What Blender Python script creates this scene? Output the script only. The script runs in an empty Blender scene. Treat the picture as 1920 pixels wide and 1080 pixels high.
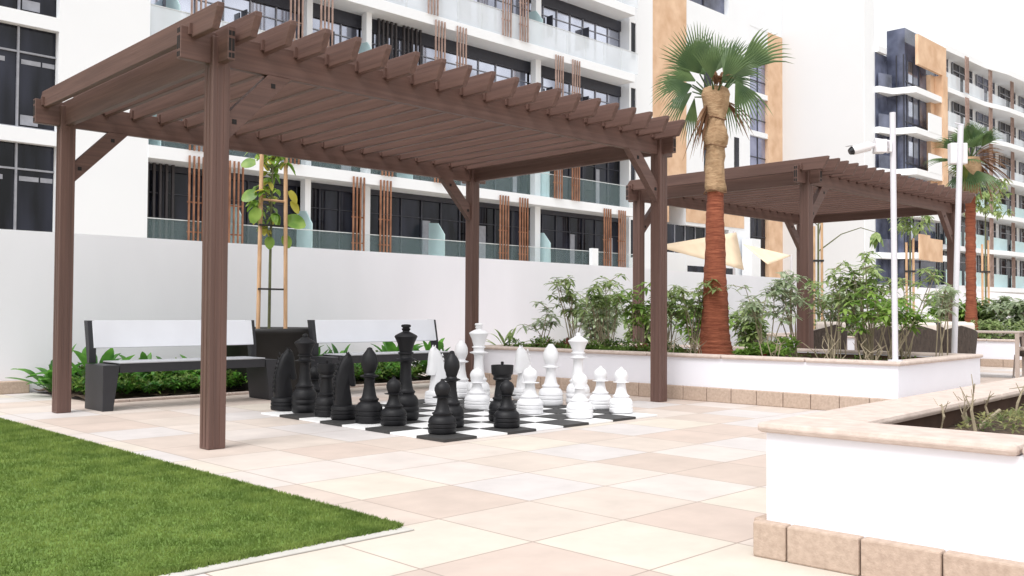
import bpy, math, random
import numpy as np
from mathutils import Vector, Matrix
random.seed(7)
S = bpy.context.scene
C = S.collection
R = math.radians
# ------------------------------------------------------------------ camera
cam = bpy.data.cameras.new('camera'); co = bpy.data.objects.new('camera', cam); C.objects.link(co)
Mx = ((0.70884, -0.70535, 0.0051), (0.02188, 0.01476, -0.99965), (0.70503, 0.7087, 0.0259))
right, down, fwd = [Vector(r).normalized() for r in Mx]
m = Matrix.Identity(4)
for i in range(3):
    m[i][0] = right[i]; m[i][1] = -down[i]; m[i][2] = -fwd[i]
m[2][3] = 1.0
co.matrix_world = m
cam.sensor_width = 36; cam.lens = 1769/1920*36; cam.clip_start = .05; cam.clip_end = 3000
S.camera = co
# ------------------------------------------------------------------ world, sun, exposure
SUN_EL, SUN_AZ = 56, 250      # bright overcast light from the left
w = bpy.data.worlds.new('World'); S.world = w; w.use_nodes = True
nt = w.node_tree; nt.nodes.clear()
sky = nt.nodes.new('ShaderNodeTexSky'); sky.sky_type = 'NISHITA'; sky.sun_disc = False
sky.sun_elevation = R(SUN_EL); sky.sun_rotation = R(SUN_AZ)
sky.air_density = 1.4; sky.dust_density = 5; sky.ozone_density = 1
hs = nt.nodes.new('ShaderNodeHueSaturation'); hs.inputs['Saturation'].default_value = .16; hs.inputs['Value'].default_value = 2.75
gm = nt.nodes.new('ShaderNodeGamma'); gm.inputs['Gamma'].default_value = .45
bg = nt.nodes.new('ShaderNodeBackground'); bg.inputs['Strength'].default_value = .15
out = nt.nodes.new('ShaderNodeOutputWorld')
nt.links.new(sky.outputs[0], hs.inputs['Color']); nt.links.new(hs.outputs[0], gm.inputs['Color'])
nt.links.new(gm.outputs[0], bg.inputs['Color']); nt.links.new(bg.outputs[0], out.inputs[0])
sl = bpy.data.lights.new('sun', 'SUN'); sl.energy = .85; sl.angle = R(26); sl.color = (1, .985, .97)
so = bpy.data.objects.new('sun', sl); C.objects.link(so)
az = R(192)   # direction the light comes from, measured from +X towards +Y
d = Vector((-math.cos(az)*math.cos(R(SUN_EL)), -math.sin(az)*math.cos(R(SUN_EL)), -math.sin(R(SUN_EL))))
so.rotation_euler = d.to_track_quat('-Z', 'Y').to_euler()
S.view_settings.view_transform = 'Standard'; S.view_settings.look = 'None'
S.view_settings.exposure = 1.45; S.view_settings.gamma = 1
S.render.engine = 'CYCLES'

# ------------------------------------------------------------------ materials
MT = {}
def mat(name, col, rough=.7, var=.12, scale=6, bump=0, bscale=40, stretch=(1, 1, 1), metal=0, spec=.5, col2=None, detail=4, emit=None, alpha=None, trans=0, coord='Object', ramp=(.3, .7), sheen=0):
    if name in MT: return MT[name]
    ma = bpy.data.materials.new(name); ma.use_nodes = True; n = ma.node_tree; N = n.nodes
    b = N['Principled BSDF']
    b.inputs['Roughness'].default_value = rough; b.inputs['Metallic'].default_value = metal
    b.inputs['Specular IOR Level'].default_value = spec
    tc = N.new('ShaderNodeTexCoord'); mp = N.new('ShaderNodeMapping'); mp.inputs['Scale'].default_value = stretch
    n.links.new(tc.outputs[coord], mp.inputs[0])
    nz = N.new('ShaderNodeTexNoise'); nz.inputs['Scale'].default_value = scale; nz.inputs['Detail'].default_value = detail
    n.links.new(mp.outputs[0], nz.inputs[0])
    cr = N.new('ShaderNodeValToRGB')
    c1 = [max(0, c*(1-var)) for c in col]; c2 = [min(1, c*(1+var)) for c in col] if col2 is None else col2
    cr.color_ramp.elements[0].position = ramp[0]; cr.color_ramp.elements[1].position = ramp[1]
    cr.color_ramp.elements[0].color = (*c1, 1); cr.color_ramp.elements[1].color = (*c2, 1)
    n.links.new(nz.outputs[0], cr.inputs[0]); n.links.new(cr.outputs[0], b.inputs['Base Color'])
    if bump:
        n2 = N.new('ShaderNodeTexNoise'); n2.inputs['Scale'].default_value = bscale; n2.inputs['Detail'].default_value = 6
        n.links.new(mp.outputs[0], n2.inputs[0])
        bp = N.new('ShaderNodeBump'); bp.inputs['Strength'].default_value = bump; bp.inputs['Distance'].default_value = .02
        n.links.new(n2.outputs[0], bp.inputs['Height']); n.links.new(bp.outputs[0], b.inputs['Normal'])
    if trans: b.inputs['Transmission Weight'].default_value = trans
    if alpha is not None: b.inputs['Alpha'].default_value = alpha
    MT[name] = ma
    return ma

def leafmat(name, c1, c2, rough=.45, scale=3.0):
    ma = mat(name, c1, rough, 0, scale, col2=c2, ramp=(.35, .65), detail=2)
    b = ma.node_tree.nodes['Principled BSDF']
    n = ma.node_tree; out = [x for x in n.nodes if x.type == 'OUTPUT_MATERIAL'][0]
    tl = n.nodes.new('ShaderNodeBsdfTranslucent'); mx = n.nodes.new('ShaderNodeMixShader'); mx.inputs[0].default_value = .48
    cr = [x for x in n.nodes if x.type == 'VALTORGB'][0]
    n.links.new(cr.outputs[0], tl.inputs[0]); n.links.new(b.outputs[0], mx.inputs[1]); n.links.new(tl.outputs[0], mx.inputs[2])
    n.links.new(mx.outputs[0], out.inputs[0])
    return ma

def woodmat(name, st):
    ma = mat(name, (.096, .052, .042), .55, 0, 3.2, col2=(.142, .078, .063), stretch=st, detail=5, ramp=(.33, .67), bump=.12, bscale=9)
    return ma
WX = woodmat('composite_wood_x', (.22, 11, 11)); WY = woodmat('composite_wood_y', (11, .22, 11)); WZ = woodmat('composite_wood_z', (11, 11, .22))
HOL = mat('hollow_dark', (.012, .010, .010), .8)
BOLT = mat('bolt_steel', (.35, .33, .32), .35, metal=.8)
WALLW = mat('garden_wall_paint', (.87, .865, .92), .85, .03, 1.1, stretch=(1, 1, .35), bump=.05, bscale=60)
PLW = mat('planter_white_render', (.80, .80, .86), .85, .02, 1.5, bump=.05, bscale=70)
CAP = mat('coping_stone', (.545, .445, .39), .8, .10, 16, bump=.18, bscale=90, col2=(.605, .505, .45))
KERB = mat('kerb_block', (.445, .34, .27), .9, .12, 40, bump=.18, bscale=110, col2=(.50, .39, .315))
LINE = mat('damp_brown_lining', (.10, .055, .038), .9, .3, 6)
SOIL = mat('soil', (.085, .055, .038), .95, .4, 12, bump=.9, bscale=30)
BWHITE = mat('building_white', (.83, .86, .90), .8, .015, .3)
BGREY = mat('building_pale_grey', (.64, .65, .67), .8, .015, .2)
BORANGE = mat('orange_cladding', (.66, .42, .26), .7, .10, .9, col2=(.77, .55, .38))
GLD = mat('dark_glazing', (.006, .007, .011), .05, .5, .9, spec=.3, col2=(.032, .035, .055), ramp=(.35, .75), stretch=(1.6, 1, .35), detail=2)  # vertical streaks in the colour imitate reflections in the panes
GLL = mat('pale_reflective_glazing', (.42, .44, .54), .10, .35, .45, spec=1, col2=(.72, .75, .86), detail=2, metal=.85)  # bright sky reflection of the upper panes put into a pale metallic colour
GLB = mat('blue_grey_glazing', (.04, .048, .085), .08, .4, .6, spec=.7, col2=(.15, .17, .26))
GLC = mat('sky_blue_glazing', (.26, .29, .44), .12, .2, .6, spec=.8, col2=(.40, .43, .60), metal=.4)
FRM = mat('window_frame_dark', (.032, .034, .048), .5)
FRL = mat('window_frame_grey', (.30, .31, .35), .5)
BATP = mat('hazed_batten', (.30, .20, .165), .6, .15, 3, col2=(.42, .30, .26))  # paler copy of the timber batten, haze put into the colour
BATT = mat('timber_batten', (.24, .10, .05), .6, .2, 3, col2=(.35, .17, .10))
BATD = mat('dark_batten', (.05, .045, .05), .6)
BALU = mat('balustrade_glass', (.36, .52, .54), .06, .05, 1, alpha=.11, spec=.7)
BALP = mat('pale_balustrade_glass', (.84, .90, .96), .06, .04, 1, alpha=.55, spec=.8)  # upper balustrades: sky reflection painted in as a milky pale tint
FROST = mat('frosted_glass', (.58, .78, .81), .35, .06, 1, alpha=.88)
RAILM = mat('rail_metal', (.62, .66, .68), .35)
BLK = mat('black_resin', (.008, .008, .010), .52, .25, 9, spec=.3, bump=.05, bscale=40)
WHR = mat('white_resin', (.80, .80, .82), .45, .02, 6)
BSQ = mat('black_board_square', (.035, .034, .034), .6, .2, 8)
WSQ = mat('white_board_square', (.82, .82, .82), .5, .02, 8)
BENCHD = mat('bench_charcoal', (.022, .022, .027), .5, .1, 8, bump=.05)
BENCHW = mat('bench_white', (.84, .86, .92), .4, .02, 4)
BENCHS = mat('bench_seat_grey', (.42, .43, .46), .4, .03, 4)
POTM = mat('pot_black', (.022, .021, .021), .55, .2, 5)
BAMB = mat('stake_wood', (.50, .30, .16), .7, .15, 8, stretch=(4, 4, .5), col2=(.66, .42, .25))
TIEM = mat('tie_black', (.02, .018, .018), .7)
POLEM = mat('pole_white', (.66, .65, .70), .4, .03, 3)
CCTVM = mat('cctv_white', (.78, .76, .78), .4, .03, 3)
LENS = mat('cctv_lens', (.01, .01, .012), .2)
TRUNK = mat('palm_trunk_fibre', (.17, .040, .020), .95, 0, 5, col2=(.36, .115, .06), stretch=(1.2, 1.2, 14), bump=.7, bscale=14)
HESS = mat('hessian_wrap', (.30, .185, .10), .95, 0, 5, col2=(.47, .32, .19), bump=.7, bscale=14, stretch=(1.5, 1.5, 4))
DEAD = leafmat('dead_frond', (.22, .11, .06), (.40, .25, .15), .8)
FAN = leafmat('fan_leaf', (.065, .125, .050), (.17, .26, .10), .4, 2.5)
FANY = leafmat('fan_leaf_yellow', (.10, .15, .02), (.24, .27, .05), .5, 2.5)
SHR = leafmat('shrub_leaf', (.15, .24, .07), (.45, .55, .24), .4, 7)
SHRB = leafmat('shrub_leaf_bright', (.12, .25, .04), (.36, .52, .12), .4, 7)
SHRG = leafmat('shrub_leaf_grey', (.24, .32, .18), (.58, .65, .46), .45, 8)
COVR = leafmat('cover_leaf', (.05, .10, .02), (.22, .34, .07), .5, 9)
BIRD = leafmat('broad_leaf', (.045, .15, .03), (.16, .40, .06), .35, 4)
FIGL = leafmat('big_leaf', (.13, .27, .03), (.34, .50, .10), .4, 5)
FIGY = leafmat('yellow_leaf', (.45, .40, .05), (.55, .52, .12), .5, 5)
REDL = leafmat('red_leaf', (.16, .045, .035), (.30, .11, .08), .5, 6)
REDB = leafmat('bright_red_leaf', (.45, .05, .04), (.6, .12, .08), .5, 6)
STEM = mat('pale_stem', (.30, .25, .17), .8, .2, 12)
STEMG = mat('green_stem', (.12, .13, .06), .8, .2, 12)
WEED = leafmat('dry_weed', (.12, .16, .05), (.42, .40, .17), .6, 9)
TURF = leafmat('turf_blade', (.135, .215, .040), (.265, .355, .085), .7, 5)
TURFB = mat('turf_base', (.11, .18, .03), .95, .3, 40)
GRND = mat('sand_ground', (.45, .38, .30), .95, .1, .5)
WICK = mat('wicker_brown', (.055, .040, .032), .7, .4, 50, bump=.8, bscale=80, stretch=(1, 1, .25))
CUSH = mat('cushion_cream', (.72, .64, .58), .9, .05, 6, bump=.1)
CUSD = mat('cushion_dark', (.03, .03, .034), .9)
TABM = mat('table_taupe', (.40, .33, .29), .5, .08, 6)
SAIL = mat('shade_sail_cream', (.80, .64, .46), .8, .05, 1)
EDGE = mat('lawn_edging', (.50, .48, .45), .8, .06, 6)

def paving():
    ma = bpy.data.materials.new('terrace_tiles'); ma.use_nodes = True; n = ma.node_tree; N = n.nodes; L = n.links.new
    b = N['Principled BSDF']; b.inputs['Roughness'].default_value = .62; b.inputs['Specular IOR Level'].default_value = .35
    tc = N.new('ShaderNodeTexCoord'); sp = N.new('ShaderNodeSeparateXYZ'); L(tc.outputs['Object'], sp.inputs[0])
    fl, fr = [], []
    for k, o in (('X', 2.99), ('Y', 2.87)):
        s = N.new('ShaderNodeMath'); s.operation = 'SUBTRACT'; L(sp.outputs[k], s.inputs[0]); s.inputs[1].default_value = o
        dv = N.new('ShaderNodeMath'); dv.operation = 'DIVIDE'; L(s.outputs[0], dv.inputs[0]); dv.inputs[1].default_value = .63
        f = N.new('ShaderNodeMath'); f.operation = 'FLOOR'; L(dv.outputs[0], f.inputs[0]); fl.append(f)
        q = N.new('ShaderNodeMath'); q.operation = 'FRACT'; L(dv.outputs[0], q.inputs[0])
        a = N.new('ShaderNodeMath'); a.operation = 'SUBTRACT'; L(q.outputs[0], a.inputs[0]); a.inputs[1].default_value = .5
        c = N.new('ShaderNodeMath'); c.operation = 'ABSOLUTE'; L(a.outputs[0], c.inputs[0]); fr.append(c)
    cb = N.new('ShaderNodeCombineXYZ'); L(fl[0].outputs[0], cb.inputs[0]); L(fl[1].outputs[0], cb.inputs[1])
    wn = N.new('ShaderNodeTexWhiteNoise'); wn.noise_dimensions = '3D'; L(cb.outputs[0], wn.inputs[0])
    cr = N.new('ShaderNodeValToRGB'); e = cr.color_ramp; e.interpolation = 'CONSTANT'
    cols = [(.545, .450, .395), (.59, .53, .495), (.60, .54, .47), (.52, .432, .378), (.565, .49, .435), (.57, .53, .515), (.55, .465, .41), (.595, .525, .475)]
    while len(e.elements) < len(cols): e.elements.new(.5)
    for i, c in enumerate(cols): e.elements[i].position = i/len(cols); e.elements[i].color = (*c, 1)
    L(wn.outputs[0], cr.inputs[0])
    nz = N.new('ShaderNodeTexNoise'); nz.inputs['Scale'].default_value = 3.1; nz.inputs['Detail'].default_value = 9; nz.inputs['Roughness'].default_value = .62; L(tc.outputs['Object'], nz.inputs[0])
    mr = N.new('ShaderNodeMapRange'); mr.inputs[1].default_value = .3; mr.inputs[2].default_value = .7; mr.inputs[3].default_value = .90; mr.inputs[4].default_value = 1.06
    L(nz.outputs[0], mr.inputs[0])
    ml = N.new('ShaderNodeVectorMath'); ml.operation = 'SCALE'; L(cr.outputs[0], ml.inputs[0]); L(mr.outputs[0], ml.inputs['Scale'])
    mxm = N.new('ShaderNodeMath'); mxm.operation = 'MAXIMUM'; L(fr[0].outputs[0], mxm.inputs[0]); L(fr[1].outputs[0], mxm.inputs[1])
    gt = N.new('ShaderNodeMath'); gt.operation = 'GREATER_THAN'; L(mxm.outputs[0], gt.inputs[0]); gt.inputs[1].default_value = .4925
    mx = N.new('ShaderNodeMix'); mx.data_type = 'RGBA'; L(gt.outputs[0], mx.inputs[0]); L(ml.outputs[0], mx.inputs[6]); mx.inputs[7].default_value = (.36, .29, .25, 1)
    L(mx.outputs[2], b.inputs['Base Color'])
    bp = N.new('ShaderNodeBump'); bp.inputs['Strength'].default_value = .5; bp.inputs['Distance'].default_value = .004; bp.invert = True
    L(gt.outputs[0], bp.inputs['Height']); L(bp.outputs[0], b.inputs['Normal'])
    return ma
TILE = paving()

# ------------------------------------------------------------------ mesh helpers
ORG = {}          # world origin of each root empty
class MB:
    def __init__(s): s.v = []; s.f = []
    def add(s, vs, fs):
        o = len(s.v); s.v += [tuple(p) for p in vs]; s.f += [tuple(i+o for i in f) for f in fs]; return s
    def box(s, x0, y0, z0, x1, y1, z1):
        v = [(x, y, z) for z in (z0, z1) for y in (y0, y1) for x in (x0, x1)]
        return s.add(v, [(0, 2, 3, 1), (4, 5, 7, 6), (0, 1, 5, 4), (2, 6, 7, 3), (0, 4, 6, 2), (1, 3, 7, 5)])
    def obox(s, c, ux, hx, hy, z0, z1):      # box turned about z; ux = unit direction of its long axis
        px, py = -ux[1], ux[0]
        q = [(c[0]+a*hx*ux[0]+b*hy*px, c[1]+a*hx*ux[1]+b*hy*py) for a, b in ((-1, -1), (1, -1), (1, 1), (-1, 1))]
        return s.prismz(q, z0, z1)
    def prismz(s, poly, z0, z1):
        n = len(poly); v = [(p[0], p[1], z0) for p in poly]+[(p[0], p[1], z1) for p in poly]
        return s.add(v, [tuple(range(n-1, -1, -1)), tuple(range(n, 2*n))]+[(i, (i+1) % n, n+(i+1) % n, n+i) for i in range(n)])
    def prism(s, poly, axis, a, b):          # polygon in the other two coordinates, extruded along axis
        def P(p, t):
            return {'x': (t, p[0], p[1]), 'y': (p[0], t, p[1]), 'z': (p[0], p[1], t)}[axis]
        n = len(poly); v = [P(p, a) for p in poly]+[P(p, b) for p in poly]
        return s.add(v, [tuple(range(n-1, -1, -1)), tuple(range(n, 2*n))]+[(i, (i+1) % n, n+(i+1) % n, n+i) for i in range(n)])
    def tube(s, pts, rad, n=8, cap=True):
        pts = [Vector(p) for p in pts]; k = len(pts)
        rad = rad if isinstance(rad, (list, tuple)) else [rad]*k
        v = []; up = Vector((0, 0, 1))
        for i, p in enumerate(pts):
            t = (pts[min(i+1, k-1)]-pts[max(i-1, 0)]).normalized()
            a = t.cross(up if abs(t.z) < .95 else Vector((1, 0, 0))).normalized(); b = t.cross(a)
            for j in range(n):
                th = 2*math.pi*j/n; v.append(p+(a*math.cos(th)+b*math.sin(th))*rad[i])
        f = [(i*n+j, i*n+(j+1) % n, (i+1)*n+(j+1) % n, (i+1)*n+j) for i in range(k-1) for j in range(n)]
        if cap: f += [tuple(range(n-1, -1, -1)), tuple(range((k-1)*n, k*n))]
        return s.add(v, f)
    def lathe(s, prof, c=(0, 0, 0), n=32, fn=None):
        v = []
        for i, (r, z) in enumerate(prof):
            for j in range(n):
                th = 2*math.pi*j/n; rr = r*(fn(th, z) if fn else 1)
                v.append((c[0]+rr*math.cos(th), c[1]+rr*math.sin(th), c[2]+z))
        k = len(prof)
        f = [(i*n+j, i*n+(j+1) % n, (i+1)*n+(j+1) % n, (i+1)*n+j) for i in range(k-1) for j in range(n)]
        f += [tuple(range(n-1, -1, -1)), tuple(range((k-1)*n, k*n))]
        return s.add(v, f)
    def leaf(s, p, d, nrm, L, W, droop=.2, fold=.25, seg=3, shape=None):
        p = Vector(p); d = Vector(d).normalized(); nrm = Vector(nrm)
        sd = d.cross(nrm)
        if sd.length < 1e-3: sd = d.cross(Vector((1, 0, .3)))
        sd.normalize(); nn = sd.cross(d).normalized()
        v = []
        for i in range(seg+1):
            t = i/seg
            wd = W*.5*(math.sin(math.pi*min(1, t*.92+.06))**.8 if shape is None else shape(t))
            c = p+d*L*t+Vector((0, 0, -1))*droop*L*t*t
            v += [c-sd*wd+nn*wd*fold, c, c+sd*wd+nn*wd*fold]
        f = []
        for i in range(seg):
            a = i*3; f += [(a, a+1, a+4, a+3), (a+1, a+2, a+5, a+4)]
        return s.add(v, f)
    def build(s, name, ma, parent=None, smooth=False, bevel=0, org=None):
        me = bpy.data.meshes.new(name)
        o = Vector(ORG.get(parent.name, (0, 0, 0))) if parent else Vector(org or (0, 0, 0))
        me.from_pydata([tuple(Vector(p)-o) for p in s.v], [], s.f)
        if smooth:
            me.polygons.foreach_set('use_smooth', [True]*len(me.polygons))
        me.materials.append(ma); me.update()
        ob = bpy.data.objects.new(name, me); C.objects.link(ob)
        if parent:
            ob.parent = parent; ORG[ob.name] = ORG[parent.name]
        else:
            ob.location = o; ORG[ob.name] = tuple(o)
        if bevel:
            b = ob.modifiers.new('bevel', 'BEVEL'); b.width = bevel; b.segments = 2; b.limit_method = 'ANGLE'; b.angle_limit = R(40)
        return ob
def tag(o, label, cat, group=None):
    o['label'] = label; o['category'] = cat
    if group: o['group'] = group
    return o
def thing(name, loc, label, cat, group=None):
    o = bpy.data.objects.new(name, None); C.objects.link(o); o.location = loc; o.empty_display_size = .2
    ORG[o.name] = tuple(loc); return tag(o, label, cat, group)
def setting(o, kind='structure'): o['kind'] = kind; return o
def kids(o): return [c for c in bpy.data.objects if c.parent == o]
def dup(root, loc, rot=0, label=None, scale=1):
    r = root.copy(); C.objects.link(r); r.location = loc; r.rotation_euler = (0, 0, rot); r.scale = (scale,)*3
    if label: r['label'] = label
    for ch in kids(root):
        if ch == r: continue
        c = ch.copy(); C.objects.link(c); c.parent = r
        for g in kids(ch):
            if g == c: continue
            e = g.copy(); C.objects.link(e); e.parent = c
    return r

# ------------------------------------------------------------------ ground, paving, lawn
setting(MB().add([(-600, -600, -.03), (900, -600, -.03), (900, 900, -.03), (-600, 900, -.03)], [(0, 1, 2, 3)]).build('ground', GRND))
setting(MB().add([(-14, -8, 0), (60, -8, 0), (60, 12.28, 0), (-14, 12.28, 0)], [(0, 1, 2, 3)]).build('terrace_paving', TILE))
LX, LY = 2.73, 3.475
setting(MB().prismz([(-14, LY-.01), (LX, LY-.01), (LX+.055, 9.6), (LX+.055, 12.1), (-14, 12.1)], .004, .008).build('lawn_base', TURFB))
setting(MB().prismz([(-14, LY-.085), (LX+.02, LY-.085), (LX+.02, LY-.012), (-14, LY-.012)], .002, .0065).build('lawn_edging', EDGE))
def lawn():
    rng = np.random.default_rng(3); n = 300000
    # denser towards the near corner of the lawn
    x = LX+.02-rng.random(n)**1.25*7.5; y = LY+rng.random(n)**1.35*8.5
    e = 400; 
    x = np.concatenate([x, LX+.005+rng.normal(0, .012, 9000), LX-rng.random(9000)*3]); y = np.concatenate([y, LY+rng.random(9000)*6.5, LY+rng.normal(0, .012, 9000)])
    edge = LX+.0+ (y-LY)*.009
    k = (x < edge+.03); x, y = x[k], y[k]; n = len(x)
    dist = np.sqrt(x*x+y*y); sc = .6+dist*.11
    h = (.010+rng.random(n)*.013)*(.75+.06*dist); th = rng.random(n)*6.283; ln = rng.random(n)*.9
    wd = .0035*sc
    ax, ay = np.cos(th), np.sin(th); ph = rng.random(n)*6.283
    v = np.empty((n*3, 3)); z0 = .006
    v[0::3] = np.stack([x-ax*wd, y-ay*wd, np.full(n, z0)], 1); v[1::3] = np.stack([x+ax*wd, y+ay*wd, np.full(n, z0)], 1)
    v[2::3] = np.stack([x+np.cos(ph)*h*ln, y+np.sin(ph)*h*ln, z0+h], 1)
    me = bpy.data.meshes.new('lawn_grass'); me.vertices.add(n*3); me.vertices.foreach_set('co', v.ravel())
    me.loops.add(n*3); me.loops.foreach_set('vertex_index', np.arange(n*3)); me.polygons.add(n)
    me.polygons.foreach_set('loop_start', np.arange(0, n*3, 3)); me.polygons.foreach_set('loop_total', np.full(n, 3)); me.update(calc_edges=True)
    me.materials.append(TURF); o = bpy.data.objects.new('lawn_grass', me); C.objects.link(o); setting(o, 'stuff')
lawn()

# ------------------------------------------------------------------ boundary wall and its kerb
def gwall():
    t = thing('boundary_wall', (0, 12.3, 0), 'long white rendered boundary wall behind the benches and planters', 'wall')
    a, b, c = -14, 14, 62
    v = []
    for x, z in ((a, 1.975), (b, 1.962), (c, 1.72)):
        v += [(x, 12.3, -.02), (x, 12.55, -.02), (x, 12.55, z), (x, 12.3, z)]
    f = []
    for i in range(2):
        o = i*4; f += [(o, o+4, o+7, o+3), (o+3, o+7, o+6, o+2), (o+2, o+6, o+5, o+1)]
    f += [(0, 3, 2, 1), (8, 9, 10, 11)]
    MB().add(v, f).build('wall_panel', WALLW, t)
    k = MB(); x = 3.93
    while x > -13:
        k.box(x-.40, 12.17, 0, x-.008, 12.298, .15); x -= .405
    k.build('base_kerb', KERB, t, bevel=.012)
    return t
gwall()

# ------------------------------------------------------------------ pergolas
def pergola(ox, oy, Lx, Ly, nr, shear, label):
    t = thing('pergola', (ox, oy, 0), label, 'pergola', 'brown timber pergolas on the terrace')
    def sh(mb):
        mb.v = [(x+shear*(y-oy), y, z) for x, y, z in mb.v]; return mb
    P = [(ox, oy), (ox, oy+Ly), (ox+Lx, oy), (ox+Lx, oy+Ly)]; h = .07; g = .025
    for i, (x, y) in enumerate(P):
        po = sh(MB().box(x-h, y-h, 0, x+h, y+h, 3.0)).build('post', WZ, t, bevel=.008)
        gr = MB()
        for sx in (-.025, .025):        # shallow grooves read as raised ribs on the composite profile
            gr.box(x+sx-.006, y-h-.003, .02, x+sx+.006, y-h+.004, 2.78); gr.box(x-h-.003, y+sx-.006, .02, x-h+.004, y+sx+.006, 2.78)
        sh(gr).build('rib', WZ, po)
        b = MB(); b.tube([(x+.0, y-h-.012, 2.93), (x, y-h+.004, 2.93)], .012, 8); b.tube([(x-h-.012, y, 2.90), (x-h+.004, y, 2.90)], .012, 8)
        sh(b).build('bolt', BOLT, po)
    zb, zt = 2.80, 3.035
    for y in (oy, oy+Ly):
        bm = sh(MB().box(ox-.30, y-.032, zb, ox+Lx+.22, y+.032, zt)).build('long_beam', WX, t, bevel=.006)
        e = MB()
        for z0, z1 in ((zb+.015, zb+.05), (zb+.07, zt-.07), (zt-.05, zt-.015)):
            e.box(ox-.302, y-.022, z0, ox-.298, y-.004, z1); e.box(ox-.302, y+.004, z0, ox-.298, y+.022, z1)
        sh(e).build('hollow_shade', HOL, bm)  # dark plates on the solid end, painted shade of the hollow chambers
    for x in (ox, ox+Lx):
        bm = sh(MB().box(x-.030, oy-.22, zb+.004, x+.030, oy+Ly+.2, zt+.012)).build('cross_beam', WY, t, bevel=.006)
        e = MB()
        for z0, z1 in ((zb+.02, zb+.055), (zb+.07, zt-.075), (zt-.055, zt-.02)):
            e.box(x-.022, oy-.222, z0, x-.003, oy-.218, z1); e.box(x+.003, oy-.222, z0, x+.022, oy-.218, z1)
        sh(e).build('hollow_shade', HOL, bm)  # same dark plates, shade inside the profile given as colour
    sp = (Lx+.06)/(nr-1)
    for i in range(nr):
        x = ox-.225+sp*i
        y0 = oy-.445+random.uniform(-.008, .008); y1 = oy+Ly+.06
        pr = [(y0, 3.125), (y0+.003, 3.09), (y0+.078, 2.955), (y1-.02, 2.955), (y1, 2.99), (y1, 3.06), (y1-.05, 3.12)]
        sh(MB().prism(pr, 'x', x, x+.055)).build('rafter', WY, t, bevel=.007)
    for i in range(nr):
        x = ox-.225+sp*i
        for y in (oy-.060, oy+Ly-.060):
            sh(MB().box(x-.022, y, 2.975, x-.001, y+.027, 3.055)).build('rafter_bracket', WZ, t)
    for x, y, s in ((ox, oy, 1), (ox, oy+Ly, 1), (ox+Lx, oy, -1), (ox+Lx, oy+Ly, -1)):
        q = [(x+s*.07, 2.26), (x+s*.07, 2.46), (x+s*.40, 2.80), (x+s*.60, 2.80)]
        if s < 0: q = q[::-1]
        bo = sh(MB().prism(q, 'y', y-.04, y+.04)).build('brace', WX, t, bevel=.004)
        bb = MB()
        for dx, dz in ((.12, 2.40), (.44, 2.72)):
            bb.box(x+s*dx-.018, y-.043, dz-.018, x+s*dx+.018, y-.038, dz+.018)
        sh(bb).build('bolt_plug', HOL, bo)
    return t
pergola(3.32, 6.42, 5.42, 3.235, 20, .026, 'large brown pergola of slatted beams standing over the black and white chess set')
pergola(12.10, 6.38, 5.32, 2.95, 20, .02, 'farther brown pergola behind the palm, roofing the dining furniture')

# ------------------------------------------------------------------ chess board and pieces
BX, BY, SQ = 4.75, 5.50, .340
def board():
    t = thing('chess_board', (BX, BY, 0), 'giant black and white chequered board on the paving under the near pergola', 'chess board')
    wq, bq = MB(), MB()
    for i in range(8):
        for j in range(8):
            x, y = BX+i*SQ, BY+j*SQ
            if (i+j) % 2 == 0: bq.box(x+.001, y+.001, .002, x+SQ-.001, y+SQ-.001, .024)
            else: wq.box(x+.001, y+.001, .002, x+SQ-.001, y+SQ-.001, .018)
    wq.build('white_squares', WSQ, t); bq.build('black_squares', BSQ, t)
board()
def base(r, z):   # common ringed base, returns profile up to height z (fractions of r)
    return [(r*.93, 0), (r*.97, .006), (r, .02), (r, .05), (r*.95, .056), (r*.95, .062), (r, .068), (r, .09), (r*.95, .096), (r*.95, .102), (r*.99, .108), (r*.98, .125),
            (r*.92, .15), (r*.78, .172), (r*.66, .18), (r*.66, .190), (r*.72, .196), (r*.72, .206), (r*.60, .214)]
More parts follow.
